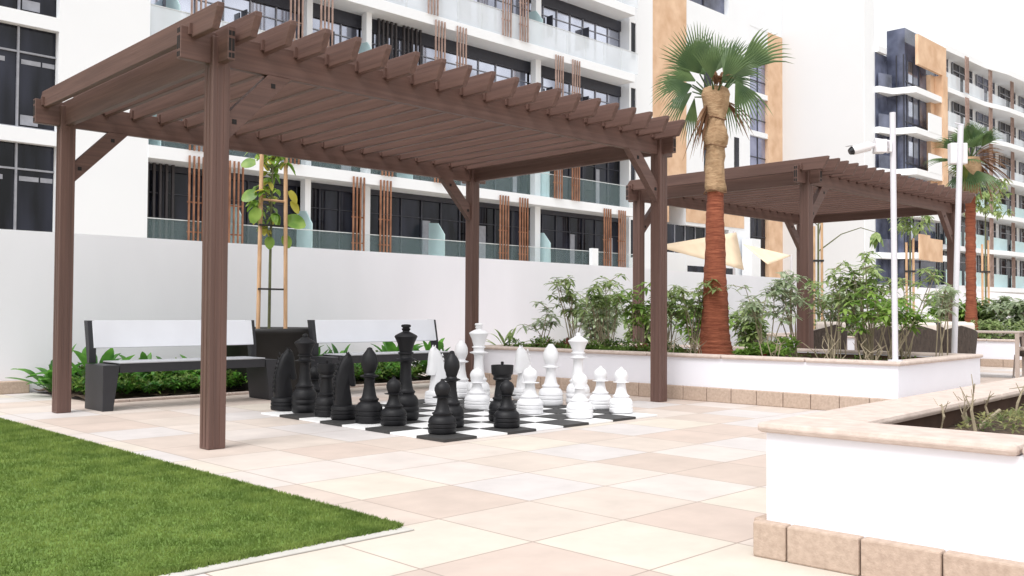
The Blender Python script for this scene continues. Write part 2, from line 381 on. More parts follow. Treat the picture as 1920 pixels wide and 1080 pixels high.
def piece(kind, colr, x, y, hgt, r, rot=0):
    ma = BLK if colr == 'b' else WHR; z0 = .025
    hb = hgt-.0
    s = 1.0
    p = base(r, 0)
    if kind in ('king', 'queen'): p = [(a, b*1.25) for a, b in p]
    if kind == 'pawn': p = [(a, b*.80) for a, b in p]
    zt = p[-1][1]; H = hgt-z0
    m = MB(); extra = None
    def ball(zc, rb, squash=1, n=9): return [(rb*math.sin(math.pi*i/n), zc-rb*squash*math.cos(math.pi*i/n)) for i in range(1, n)]
    if kind == 'pawn':
        rb = r*.57; zc = H-rb-.018
        p += [(r*.50, zt+.02), (r*.40, zt+(zc-rb-zt)*.55), (r*.36, zc-rb*1.12), (r*.40, zc-rb*1.08), (r*.68, zc-rb*1.02), (r*.70, zc-rb*.95), (r*.42, zc-rb*.88)]
        p += ball(zc, rb)[2:]; p += [(r*.12, H-.012), (r*.13, H-.004), (r*.06, H)]
    elif kind == 'rook':
        zs = zt+.03; ze = H-.15
        p += [(r*.58, zs), (r*.50, (zs+ze)/2), (r*.50, ze-.02), (r*.66, ze-.012), (r*.70, ze), (r*.64, ze+.012), (r*.70, ze+.03), (r*.80, ze+.04), (r*.84, H-.035), (r*.83, H-.03), (r*.76, H-.03), (r*.74, H-.045), (r*.3, H-.047), (r*.12, H-.04), (r*.10, H-.02), (r*.12, H-.012), (r*.10, H), (r*.04, H+.002)]
    elif kind == 'bishop':
        L = H-zt; zc = zt+L*.72; rb = r*.63
        p += [(r*.52, zt+.02), (r*.40, zt+L*.22), (r*.37, zt+L*.38), (r*.42, zt+L*.40), (r*.68, zt+L*.42), (r*.70, zt+L*.44), (r*.44, zt+L*.46), (r*.38, zt+L*.49)]
        p += [(rb*.8, zc-rb*.95), (rb*.97, zc-rb*.45), (rb, zc-.01), (rb*.95, zc+rb*.4), (rb*.75, zc+rb*.85), (rb*.45, zc+rb*1.25), (rb*.28, zc+rb*1.5), (r*.20, H-.03), (r*.22, H-.02), (r*.18, H-.006), (r*.06, H)]
    elif kind in ('king', 'queen'):
        L = H-zt; big = kind == 'king'
        a = .50 if big else .50
        p += [(r*.54, zt+.02), (r*.44, zt+L*.15), (r*.40, zt+L*.36), (r*.42, zt+L*.42), (r*.50, zt+L*.44), (r*.78, zt+L*.455), (r*.80, zt+L*.47), (r*.52, zt+L*.485), (r*.47, zt+L*.50),
              (r*.47, zt+L*.545), (r*.58, zt+L*.555), (r*.58, zt+L*.575), (r*.46, zt+L*.585), (r*.52, zt+L*.63), (r*.64, zt+L*.72), (r*.82, zt+L*.80), (r*.86, zt+L*.815), (r*.80, zt+L*.835), (r*.5, zt+L*.87), (r*.30, zt+L*.888)]
        if big:
            p += [(r*.27, zt+L*.89), (r*.25, zt+L*.905), (r*.30, zt+L*.915), (r*.34, zt+L*.935), (r*.26, zt+L*.945), (r*.26, zt+L*.955), (r*.36, zt+L*.965), (r*.36, zt+L*.99), (r*.30, H), (r*.1, H+.003)]
        else:
            p[-2:] = [(r*.55, zt+L*.875), (r*.28, zt+L*.92)]
            p += [(r*.22, zt+L*.93), (r*.24, zt+L*.95), (r*.20, zt+L*.98), (r*.08, H)]
    elif kind == 'knight':
        p = [(a, b*.8) for a, b in base(r, 0)][:13]; zt = p[-1][1]; p += [(r*.75, zt+.008)]
    m.lathe(p, n=36)
    if kind == 'knight':
        L = H-zt
        # silhouette facing +x (nose) with the mane arching over -x
        prof = [(-.76, .0), (-.80, .18), (-.77, .40), (-.66, .60), (-.44, .78), (-.14, .92), (.16, .99), (.42, 1.0), (.60, .95), (.72, .85), (.78, .72), (.80, .60), (.87, .50), (.93, .43), (.88, .37), (.74, .375), (.58, .45), (.46, .49), (.40, .45), (.44, .33), (.54, .20), (.64, .0)]
        n = len(prof); cx, cz = -.1, .42; rings = []
        for yy, sc in ((-.56, .60), (-.50, .82), (-.30, .96), (0, 1.0), (.30, .96), (.50, .82), (.56, .60)):
            rings.append([((cx+(a-cx)*sc)*r*.98, yy*r*(1-.35*b), zt+(cz+(b-cz)*(sc if b > cz else 1))*L) for a, b in prof])
        v = [q for rg in rings for q in rg]; k = len(rings)
        f = [(i*n+j, i*n+(j+1) % n, (i+1)*n+(j+1) % n, (i+1)*n+j) for i in range(k-1) for j in range(n)] + [tuple(range(n-1, -1, -1)), tuple(range((k-1)*n, k*n))]
        m.add(v, f)
        for i in range(9):      # mane ridges
            t0 = .12+i*.095
            a = -.80+.85*max(0, t0-.2)**1.75; m.tube([(a*r-.002, -.14*r, zt+t0*L), (a*r-.006, 0, zt+(t0+.05)*L), (a*r-.006, .14*r, zt+t0*L)], .006, 6)
        for sgn in (-1, 1):
            m.tube([(.30*r, sgn*.2*r, zt+.95*L), (.24*r, sgn*.26*r, zt+1.03*L)], [.014, .004], 6)
            m.tube([(.26*r, sgn*.30*r, zt+.76*L), (.27*r, sgn*.36*r, zt+.765*L)], .010, 8)
    o = m.build('chess_'+kind, ma, None, smooth=True, org=None)
    sb = o.modifiers.new('e', 'EDGE_SPLIT'); sb.split_angle = R(42)
    o.location = (x, y, z0); o.rotation_euler = (0, 0, rot)
    return o
BG, WG = 'black chess pieces on the board', 'white chess pieces on the board'
def pc(kind, c, x, y, h, r, label, rot=0):
    o = piece(kind, c, x, y, h, r, rot); tag(o, label, 'chess piece', BG if c == 'b' else WG)
pc('knight', 'b', 5.02, 8.24, .625, .132, 'black knight at the far left edge of the board, left of the black queen', R(-12))
pc('queen', 'b', 5.055, 7.93, .785, .122, 'black queen with a flared crown, near the left edge between knight and rook')
pc('rook', 'b', 5.02, 7.50, .545, .110, 'black rook in the left row, between the black queen and a knight')
pc('knight', 'b', 4.985, 7.17, .62, .118, 'black knight in the middle of the left row, between the rook and a bishop', R(-20))
pc('bishop', 'b', 5.01, 6.82, .685, .120, 'black bishop in the left row, left of the tall black king')
pc('pawn', 'b', 5.05, 6.52, .44, .115, 'black pawn standing right in front of the tall black king')
pc('king', 'b', 5.37, 6.76, .885, .122, 'black king, tallest of the black pieces, behind a pawn')
pc('pawn', 'b', 4.985, 5.80, .462, .115, 'black pawn on the nearest corner square of the board')
pc('bishop', 'b', 5.32, 6.07, .672, .107, 'black bishop just behind the black pawn on the nearest corner square')
pc('rook', 'b', 5.96, 6.11, .555, .122, 'black rook with a flat rim top, behind the rightmost black pawn')
pc('pawn', 'b', 5.65, 5.735, .44, .112, 'rightmost black pawn, in front of the black rook with a rim top')
pc('pawn', 'b', 5.50, 8.44, .44, .115, 'black pawn at the back, mostly hidden behind the black queen and rook')
pc('pawn', 'w', 6.52, 7.05, .45, .128, 'white pawn in front of the white king')
pc('pawn', 'w', 6.60, 6.38, .485, .130, 'white pawn in front of the farther white knight, left of the white bishop')
pc('bishop', 'w', 7.36, 6.81, .665, .130, 'white bishop between the farther white knight and the white queen')
pc('pawn', 'w', 6.68, 5.81, .46, .126, 'white pawn directly in front of the white queen')
pc('pawn', 'w', 7.46, 6.21, .458, .118, 'white pawn, second from the right end of the white pieces')
pc('pawn', 'w', 7.32, 5.83, .470, .116, 'rightmost white pawn at the board corner by the pergola post')
pc('queen', 'w', 7.60, 6.635, .79, .128, 'white queen with a wide flared crown and round knob')
pc('king', 'w', 6.96, 7.50, .88, .125, 'white king, tallest white piece, in front of the far pergola post')
pc('knight', 'w', 6.62, 7.80, .63, .128, 'white knight at the left end of the white pieces, beside a white bishop', R(165))
pc('bishop', 'w', 7.26, 8.12, .685, .122, 'white bishop at the back, between the left white knight and the white king')
pc('knight', 'w', 7.60, 7.45, .62, .125, 'farther white knight, right of the white king and behind a pawn', R(160))

# ------------------------------------------------------------------ benches
def bench(x0, x1, label):
    t = thing('bench', (x0, 9.45, 0), label, 'bench', 'charcoal and white benches against the planting bed')
    yf = 9.45
    for s, x in ((1, x0), (-1, x1)):
        q = [(x, 0), (x+s*.105, 0), (x+s*.165, .455), (x, .455)]
        if s < 0: q = q[::-1]
        MB().prism(q, 'y', yf, yf+.46).build('leg', BENCHD, t, bevel=.004)
    MB().box(x0+.168, yf+.012, .375, x1-.168, yf+.05, .466).box(x0+.168, yf+.41, .375, x1-.168, yf+.45, .466).build('seat_frame', BENCHD, t, bevel=.003)
    sm = MB()
    for i in range(4): sm.box(x0+.17, yf+.002+i*.113, .4665, x1-.17, yf+.002+i*.113+.106, .480)
    sm.build('seat', BENCHS, t, bevel=.004)
    for x in (x0+.03, x1-.10):
        q = [(yf+.44, .46), (yf+.50, .46), (yf+.53, .60), (yf+.60, .895), (yf+.50, .895), (yf+.44, .60)]
        MB().prism(q, 'x', x, x+.07).build('back_support', BENCHD, t, bevel=.004)
    v = []
    q = [(yf+.425, .615), (yf+.455, .608), (yf+.515, .888), (yf+.485, .895)]
    MB().prism(q, 'x', x0+.075, x1-.075).build('backrest', BENCHW, t, bevel=.004)
bench(3.72, 5.68, 'left charcoal bench with white back panel behind the near pergola posts')
bench(6.40, 8.45, 'right charcoal bench with white back panel behind the chess pieces')

# ------------------------------------------------------------------ planting bed, kerb strip
def bed():
    m = MB(); nx, ny = 60, 16; x0, x1, y0, y1 = 3.98, 9.2, 10.40, 12.28
    v = [(x0+(x1-x0)*i/nx, y0+(y1-y0)*j/ny, .02+random.random()*.04) for j in range(ny+1) for i in range(nx+1)]
    f = [(j*(nx+1)+i, j*(nx+1)+i+1, (j+1)*(nx+1)+i+1, (j+1)*(nx+1)+i) for j in range(ny) for i in range(nx)]
    setting(m.add(v, f).build('bed_soil', SOIL))
    k = MB(); x = 3.95
    while x < 8.9: k.box(x, 10.30, .0, x+.395, 10.395, .030); x += .4
    tag(k.build('bed_kerb', CAP, bevel=.008), 'low pale stone kerb along the planting bed behind the benches', 'kerb')
bed()

# ------------------------------------------------------------------ raised planters
UA = (math.cos(.049), math.sin(.049)); VA = (-UA[1], UA[0])
def loc2(o, u, v): return (o[0]+u*UA[0]+v*VA[0], o[1]+u*UA[1]+v*VA[1])
def rect(o, u0, v0, u1, v1): return [loc2(o, u0, v0), loc2(o, u1, v0), loc2(o, u1, v1), loc2(o, u0, v1)]
def planter(o, LU, LV, h, capw, label, kl, khs, soilz, first=.3, flip=False, capcuts=()):
    """o = outer corner at the face towards the camera; box runs LU along u and from v=0 to v=LV (LV may be negative)."""
    t = thing('raised_planter', (o[0], o[1], 0), label, 'planter')
    sg = 1 if LV > 0 else -1; th = .30; hc = .042; ins = .035
    wl = MB()
    def R4(u0, v0, u1, v1):
        if u0 > u1: u0, u1 = u1, u0
        if v0 > v1: v0, v1 = v1, v0
        return rect(o, u0, v0, u1, v1)
    a = ins; b = ins+.22
    wl.prismz(R4(a, sg*a, b, LV-sg*a), 0, h-hc); wl.prismz(R4(LU-b, sg*a, LU-a, LV-sg*a), 0, h-hc)
    wl.prismz(R4(b, sg*a, LU-b, sg*b), 0, h-hc); wl.prismz(R4(b, LV-sg*b, LU-b, LV-sg*a), 0, h-hc)
    wl.build('planter_wall', PLW, t)
    ln = MB(); c = b+.012
    ln.prismz(R4(b+.001, sg*b, c, LV-sg*b), 0, h-hc-.004); ln.prismz(R4(LU-c, sg*b, LU-b-.001, LV-sg*b), 0, h-hc-.004)
    ln.prismz(R4(c, sg*(b+.001), LU-c, sg*c), 0, h-hc-.004); ln.prismz(R4(c, LV-sg*c, LU-c, LV-sg*(b+.001)), 0, h-hc-.004)
    ln.build('inner_lining', LINE, t)
    cp = MB(); step = 1.0; g = .004
    def run(horizontal, fixed0, fixed1, a0, a1):
        x = a0; s = 1 if a1 > a0 else -1
        first = True
        while s*(a1-x) > 1e-3:
            e = x+s*step
            if s*(a1-e) < .3: e = a1
            if horizontal: cp.prismz(R4(x+s*g, fixed0, e-s*g, fixed1), h-hc, h)
            else: cp.prismz(R4(fixed0, x+s*g, fixed1, e-s*g), h-hc, h)
            x = e
    run(False, 0, capw, 0, LV); run(False, LU-capw, LU, 0, LV)
    run(True, 0, sg*capw, capw, LU-capw); run(True, LV-sg*capw, LV, capw, LU-capw)
    cp.build('coping', CAP, t, bevel=.018)
    kb = MB(); kt = .062; x = 0
    def blk(u0, v0, u1, v1):
        kb.prismz(R4(u0, v0, u1, v1), 0, khs)
    y = 0; e = first
    while abs(y) < abs(LV)-.01:
        e2 = min(abs(LV), abs(y)+e); blk(a-kt, sg*(abs(y)+.003), a-.001, sg*(e2-.003)); y = e2; e = kl
    x = a
    while x < LU-a:
        e2 = min(LU-a, x+kl); blk(x+.003, sg*(a-kt), e2-.003, sg*(a-.001)); blk(x+.003, LV-sg*(a-kt), e2-.003, LV-sg*(a-.001)); x = e2
    y = a
    while y < abs(LV)-a:
        e2 = min(abs(LV)-a, y+kl); blk(LU-a+.001, sg*(y+.003), LU-a+kt, sg*(e2-.003)); y = e2
    kb.build('base_kerb', KERB, t, bevel=.008)
    sm = MB(); n1, n2 = 30, 30
    v = []
    for j in range(n2+1):
        for i in range(n1+1):
            p = loc2(o, b+(LU-2*b)*i/n1, sg*(b+(abs(LV)-2*b)*j/n2)); v.append((p[0], p[1], soilz+random.random()*.05))
    f = [(j*(n1+1)+i, j*(n1+1)+i+1, (j+1)*(n1+1)+i+1, (j+1)*(n1+1)+i) for j in range(n2) for i in range(n1)]
    sm.add(v, f).build('soil', SOIL, t)
    return t
planter((3.50, 2.08), 11.5, -3.4, .55, .33, 'nearest white planter with thick stone coping, cut off at the right', .30, .145, .40, first=.15)
OM = (9.28, 3.90)
planter(OM, 2.72, 6.0, .53, .20, 'middle white planter holding the tall palm and leafy shrubs', .31, .16, .40)
planter((19.6, 3.5), 6.0, 8.3, .53, .22, 'far white planter behind the dining chairs at the right', .40, .15, .42)

# ------------------------------------------------------------------ foliage builders
def rnd(a, b): return random.uniform(a, b)
def rvec(th, el): return Vector((math.cos(th)*math.cos(el), math.sin(th)*math.cos(el), math.sin(el)))
def shrub(x, y, z, h, spread, nst, nleaf, label, leafm, L=.12, W=.038, group='leafy shrubs in the planters', whorl=8, name='leafy_shrub', stemm=None, low=.45, tips=4):
    t = thing(name, (x, y, z), label, 'shrub', group)
    st, lf = MB(), MB()
    for i in range(nst):
        th = rnd(0, 6.28); lean = rnd(.1, .9)*spread
        top = Vector((x+math.cos(th)*lean, y+math.sin(th)*lean, z+h*rnd(.6, 1)))
        b = Vector((x+rnd(-.06, .06), y+rnd(-.06, .06), z-.01))
        mid = (b+top)/2+Vector((rnd(-.05, .05), rnd(-.05, .05), .05))
        st.tube([b, mid, top], [.009, .007, .004], 5)
        for k in range(tips):
            f = rnd(low, 1) if k else 1
            p = b.lerp(mid, f*2) if f < .5 else mid.lerp(top, f*2-1)
            if k:
                q = p+rvec(rnd(0, 6.28), rnd(.0, .9))*rnd(.08, .20); st.tube([p, q], [.005, .003], 4, cap=False)
            else: q = p
            for j in range(whorl):
                dd = rvec(6.28*j/whorl+rnd(-.3, .3), rnd(-.45, .5))
                lf.leaf(q-Vector((0, 0, rnd(0, .04))), dd, (0, 0, 1), L*rnd(.7, 1.2), W*rnd(.8, 1.2), rnd(.1, .5), .3)
    st.build('stems', stemm or STEM, t); lf.build('foliage', leafm, t, smooth=True)
    return t
def cover(x0, y0, x1, y1, z, n, label, leafm, L=.05, W=.02, hgt=.14, name='ground_cover', rot=None):
    m = MB()
    for i in range(n):
        x, y = rnd(x0, x1), rnd(y0, y1)
        if rot: x, y = loc2(rot, x, y)
        hh = hgt*(.35+.65*abs(math.sin(x*5.1+1)*math.cos(y*4.3)))*rnd(.4, 1)
        c = Vector((x, y, z+hh))
        for j in range(3):
            m.leaf(c, rvec(rnd(0, 6.28), rnd(-.2, 1.1)), (0, 0, 1), L*rnd(.6, 1.3), W*rnd(.7, 1.3), .3, .3, 2)
    o = m.build(name, leafm, None, smooth=True); setting(o, 'stuff'); return o
def blades(x, y, z, n, L, W, label, leafm, el=(.5, 1.3), group=None, name='broad_leaf_plant', cat='plant'):
    m = MB()
    for i in range(n):
        th = rnd(0, 6.28); e = rnd(*el); d = rvec(th, e); b = Vector((x+rnd(-.05, .05), y+rnd(-.05, .05), z))
        l = L*rnd(.6, 1.1); pl = l*rnd(.3, .5)
        m.tube([b, b+d*pl], [.006, .004], 4, cap=False)
        m.leaf(b+d*pl, d, (0, 0, 1), l, W*rnd(.8, 1.2), rnd(.15, .5), .35, 6)
    o = m.build(name, leafm, None, smooth=True, org=(x, y, z)); return tag(o, label, cat, group)

# bed behind benches
cover(4.02, 10.42, 9.0, 12.1, .03, 6500, '', COVR, .08, .030, .36)
cover(4.05, 10.42, 8.6, 11.2, .03, 1500, '', BIRD, .10, .04, .34, name='bright_ground_cover')
bl = [(4.05, 11.7, .42, 'pointed broad leaf plant at the left end of the bed, left of the pergola post'),
      (4.35, 11.2, .50, 'bright broad leaf plant between the left pergola post and the bench leg'),
      (4.9, 11.3, .40, 'broad leaf plant under the left end of the left bench back'),
      (5.35, 11.4, .42, 'broad leaf plant showing under the middle of the left bench back'),
      (5.75, 11.4, .42, 'broad leaf plant beside the black pot, right of the near post'),
      (6.75, 11.0, .50, 'broad leaf plant poking up between the black pot and the right bench'),
      (7.3, 11.3, .42, 'broad leaf plant under the left half of the right bench back'),
      (7.85, 11.4, .42, 'broad leaf plant under the middle of the right bench back'),
      (8.6, 11.0, .55, 'broad leaf plant right of the right bench, behind the white knight'),
      (8.95, 10.6, .50, 'broad leaf plant at the foot of the far pergola post')]
for i, (x, y, L, lab) in enumerate(bl):
    blades(x, y, .03, 26, L*1.12, L*.30, lab, BIRD, (.35, 1.35), 'broad leaf plants in the bed')

# potted tree with stakes
def pot():
    cx, cy = 6.30, 10.70
    t = thing('plant_pot', (cx, cy, 0), 'large round black plant pot between the two benches', 'plant pot')
    MB().lathe([(.50, 0), (.52, .02), (.63, .70), (.665, .705), (.67, .765), (.655, .77), (.60, .765), (.59, .70)], (cx, cy, .02), 40).build('pot_body', POTM, t, smooth=True)
    MB().lathe([(.58, .72), (.3, .735), (.02, .74)], (cx, cy, 0), 24).build('soil', SOIL, t)
    g = thing('tree_stakes', (cx, cy, .74), 'pair of tall wooden stakes holding up the young tree in the black pot', 'tree support')
    sx = ((6.14, 10.72, 6.165), (6.50, 10.66, 6.475))
    for a, y, b in sx: MB().tube([(a, y, .70), (b, y, 3.02)], .026, 10).build('stake', BAMB, g)
    for z in (2.42, ): MB().tube([(6.16, 10.69, z), (6.48, 10.66, z-.01)], .016, 8).build('crossbar', BAMB, g)
    for z in (1.27, 2.08): MB().box(6.12, 10.66, z, 6.52, 10.70, z+.022).build('tie', TIEM, g)
    tr = thing('young_tree', (6.31, 10.70, .74), 'young tree with large round light green leaves between the wooden stakes', 'tree')
    tk = MB(); tk.tube([(6.315, 10.75, .72), (6.325, 10.76, 1.6), (6.33, 10.75, 2.3), (6.34, 10.74, 3.0)], [.020, .018, .014, .008], 8)
    lf, ly = MB(), MB()
    shp = lambda q: math.sin(math.pi*min(1, q*.9+.08))**.55
    for i in range(34):
        z = rnd(1.95, 3.0); th = rnd(0, 6.28); a = Vector((6.33, 10.78, z)); b = a+rvec(th, rnd(.2, 1.0))*rnd(.10, .36)+Vector((.04, .05, 0))
        tk.tube([a, b], [.008, .004], 5, cap=False)
        for j in range(5):
            (ly if random.random() < .22 else lf).leaf(b.lerp(a, rnd(0, .4)), rvec(rnd(0, 6.28), rnd(-.7, .4)), (0, 0, 1), rnd(.07, .135), rnd(.05, .10), rnd(.2, .8), .3, 5, shp)
    # the largest leaves, low on both sides of the stakes
    for p, dd, L in (((6.52, 10.72, 2.20), (.55, -.6, -.25), .27), ((6.10, 10.72, 2.50), (-.55, .3, -.3), .20), ((6.12, 10.70, 2.30), (-.3, .2, -.7), .19), ((6.50, 10.72, 1.98), (.3, -.2, -.8), .16), ((6.08, 10.72, 2.88), (-.6, .4, -.1), .18), ((6.30, 10.74, 1.95), (-.1, -.2, -.9), .15)):
        lf.leaf(p, dd, (-.4, -.8, .5), L, L*.85, .1, .15, 6, shp)
    for p in ((6.50, 10.6, 2.55), (6.53, 10.6, 2.42)): ly.leaf(p, (.3, -.2, -.6), (-.4, -.8, .5), .17, .10, .1, .2, 5, shp)
    tk.build('trunk', STEMG, tr); lf.build('crown', FIGL, tr, smooth=True); ly.build('yellow_leaves', FIGY, tr, smooth=True)
pot()

# mid planter vegetation
cover(.28, .3, 2.4, 5.7, .42, 500, '', COVR, .06, .022, .08, rot=OM, name='planter_ground_cover')
cover(.25, 3.0, 1.1, 5.6, .42, 2300, '', COVR, .06, .024, .24, rot=OM, name='dense_ground_cover')
sh = [  # u, v, height, spread, stems, material, label
    (.75, 5.35, .62, .30, 5, SHRG, 'thin grey green shrub at the left end of the planter row'),
    (.85, 4.75, .98, .42, 10, SHR, 'leafy shrub left of the middle of the planter, with bright young leaves'),
    (.95, 4.25, 1.00, .42, 10, SHR, 'leafy shrub right behind the white queen'),
    (.95, 3.75, .98, .38, 10, SHRB, 'bright green shrub just left of the near pergola right post'),
    (1.10, 3.40, .92, .36, 10, SHR, 'shrub partly behind the near pergola right post'),
    (1.05, 3.00, .98, .36, 10, SHR, 'shrub between the near pergola right post and the palm trunk'),
    (1.35, 2.15, .98, .36, 9, SHRG, 'grey green shrub just right of the palm trunk'),
    (1.75, 1.95, 1.10, .42, 12, SHRG, 'tall grey green shrub left of the far pergola post'),
    (1.95, 1.50, 1.10, .38, 10, SHR, 'shrub in front of the far pergola near post'),
    (2.05, 1.15, 1.15, .42, 12, SHR, 'shrub right of the far pergola near post with drooping leaves'),
    (1.65, .95, .80, .34, 11, SHRB, 'bright green shrub left of the camera pole'),
    (1.35, .60, .75, .34, 10, SHRB, 'bright shrub nearest to the camera pole'),
    (2.25, .75, 1.00, .34, 9, SHR, 'shrub reaching up behind the camera pole'),
    (1.45, 4.85, .85, .40, 9, SHRG, 'grey green shrub at the back of the planter, left half'),
]
sh += [(1.9, 1.05, 1.42, .40, 4, SHR, 'tallest shrub with drooping leaves, right of the far pergola near post'), (2.3, .35, .95, .3, 6, SHRG, 'pale shrub right of the camera pole, in front of the dining chairs')]
for u, v, h, sp, n, ma, lab in sh:
    p = loc2(OM, u, v); shrub(p[0], p[1], .43, h*1.06, sp*1.1, max(4, int(n*.8)), 0, lab, ma, L=.125, W=.042, whorl=7, tips=5, low=.62)
cover(.9, 1.75, 1.5, 2.35, .42, 500, '', SHRB, .08, .035, .30, rot=OM, name='bright_clump')
for u, v, hh, lab in ((.55, 5.05, .22, 'reddish leaved plant at the left part of the planter'), (.55, 4.65, .22, 'second reddish leaved plant, right of the first one'), (.60, 3.45, .26, 'red leaved plant just left of the near pergola right post')):
    p = loc2(OM, u, v); blades(p[0], p[1], .43, 16, hh, .035, lab, REDL, (.5, 1.3), 'red leaved plants in the planter')
p = loc2(OM, 1.0, 1.95); blades(p[0], p[1], .43, 14, .12, .05, 'small bright red plant at the foot of the palm', REDB, (.3, 1.2))
p = loc2(OM, .50, 5.75); blades(p[0], p[1], .43, 9, .42, .05, 'arching strap leaf plant at the left end of the planter', SHR, (.5, 1.1))
for u, v, lab in ((.45, 1.55, 'bare twiggy plant left of the far pergola post'), (.5, 1.0, 'bare twiggy plant in front of the far pergola post'), (.45, 2.55, 'bare twiggy plant in front of the palm trunk'), (.55, 3.0, 'bare forked twigs left of the palm trunk'), (.5, .5, 'bare twiggy plant near the camera pole')):
    p = loc2(OM, u, v); m = MB()
    for i in range(6):
        b = Vector((p[0]+rnd(-.12, .12), p[1]+rnd(-.12, .12), .42)); q = b+rvec(rnd(0, 6.28), rnd(.8, 1.4))*rnd(.15, .3)
        m.tube([b, q], [.007, .005], 5)
        for k in range(2): m.tube([q, q+rvec(rnd(0, 6.28), rnd(.4, 1.2))*rnd(.08, .2)], [.005, .002], 4)
    tag(m.build('bare_twigs', STEM, org=(p[0], p[1], .42)), lab, 'plant', 'bare twiggy plants in the planter')
# drip hose on the soil
m = MB(); pts = []
for i in range(30):
    q = loc2(OM, .32+.03*math.sin(i*1.1), .4+i*.17); pts.append((q[0], q[1], .475+.01*math.sin(i*2.1)))
m.tube(pts, .011, 6); tag(m.build('drip_hose', STEM, org=(OM[0], OM[1], .4)), 'pale brown drip hose lying along the planter edge', 'hose')

# ------------------------------------------------------------------ palms
def fan(mb, hub, d, L, n=26, spread=115, droop=.25, up=Vector((0, 0, 1))):
    d = Vector(d).normalized(); sd = d.cross(up)
    if sd.length < .1: sd = Vector((1, 0, 0))
    sd.normalize(); nn = sd.cross(d).normalized()
    for i in range(n):
        a = R(-spread+2*spread*i/(n-1)); dd = (d*math.cos(a)+sd*math.sin(a)+nn*.12*math.cos(2*a)).normalized()
        l = L*(.82+.18*math.cos(a*.8))*rnd(.93, 1.05); ss = dd.cross(nn).normalized()
        w = L*.62*R(2*spread/(n-1))*.56; v = []
        for k, (t, wf) in enumerate(((.03, .12), (.25, .5), (.48, .92), (.64, .66), (.84, .34), (1, .03))):
            c = hub+dd*l*t+Vector((0, 0, -1))*droop*l*max(0, t-.45)**2*2.2
            v += [c-ss*w*wf, c+nn*w*wf*.45, c+ss*w*wf]
        f = []
        for k in range(5): a0 = k*3; f += [(a0, a0+1, a0+4, a0+3), (a0+1, a0+2, a0+5, a0+4)]
        mb.add(v, f)
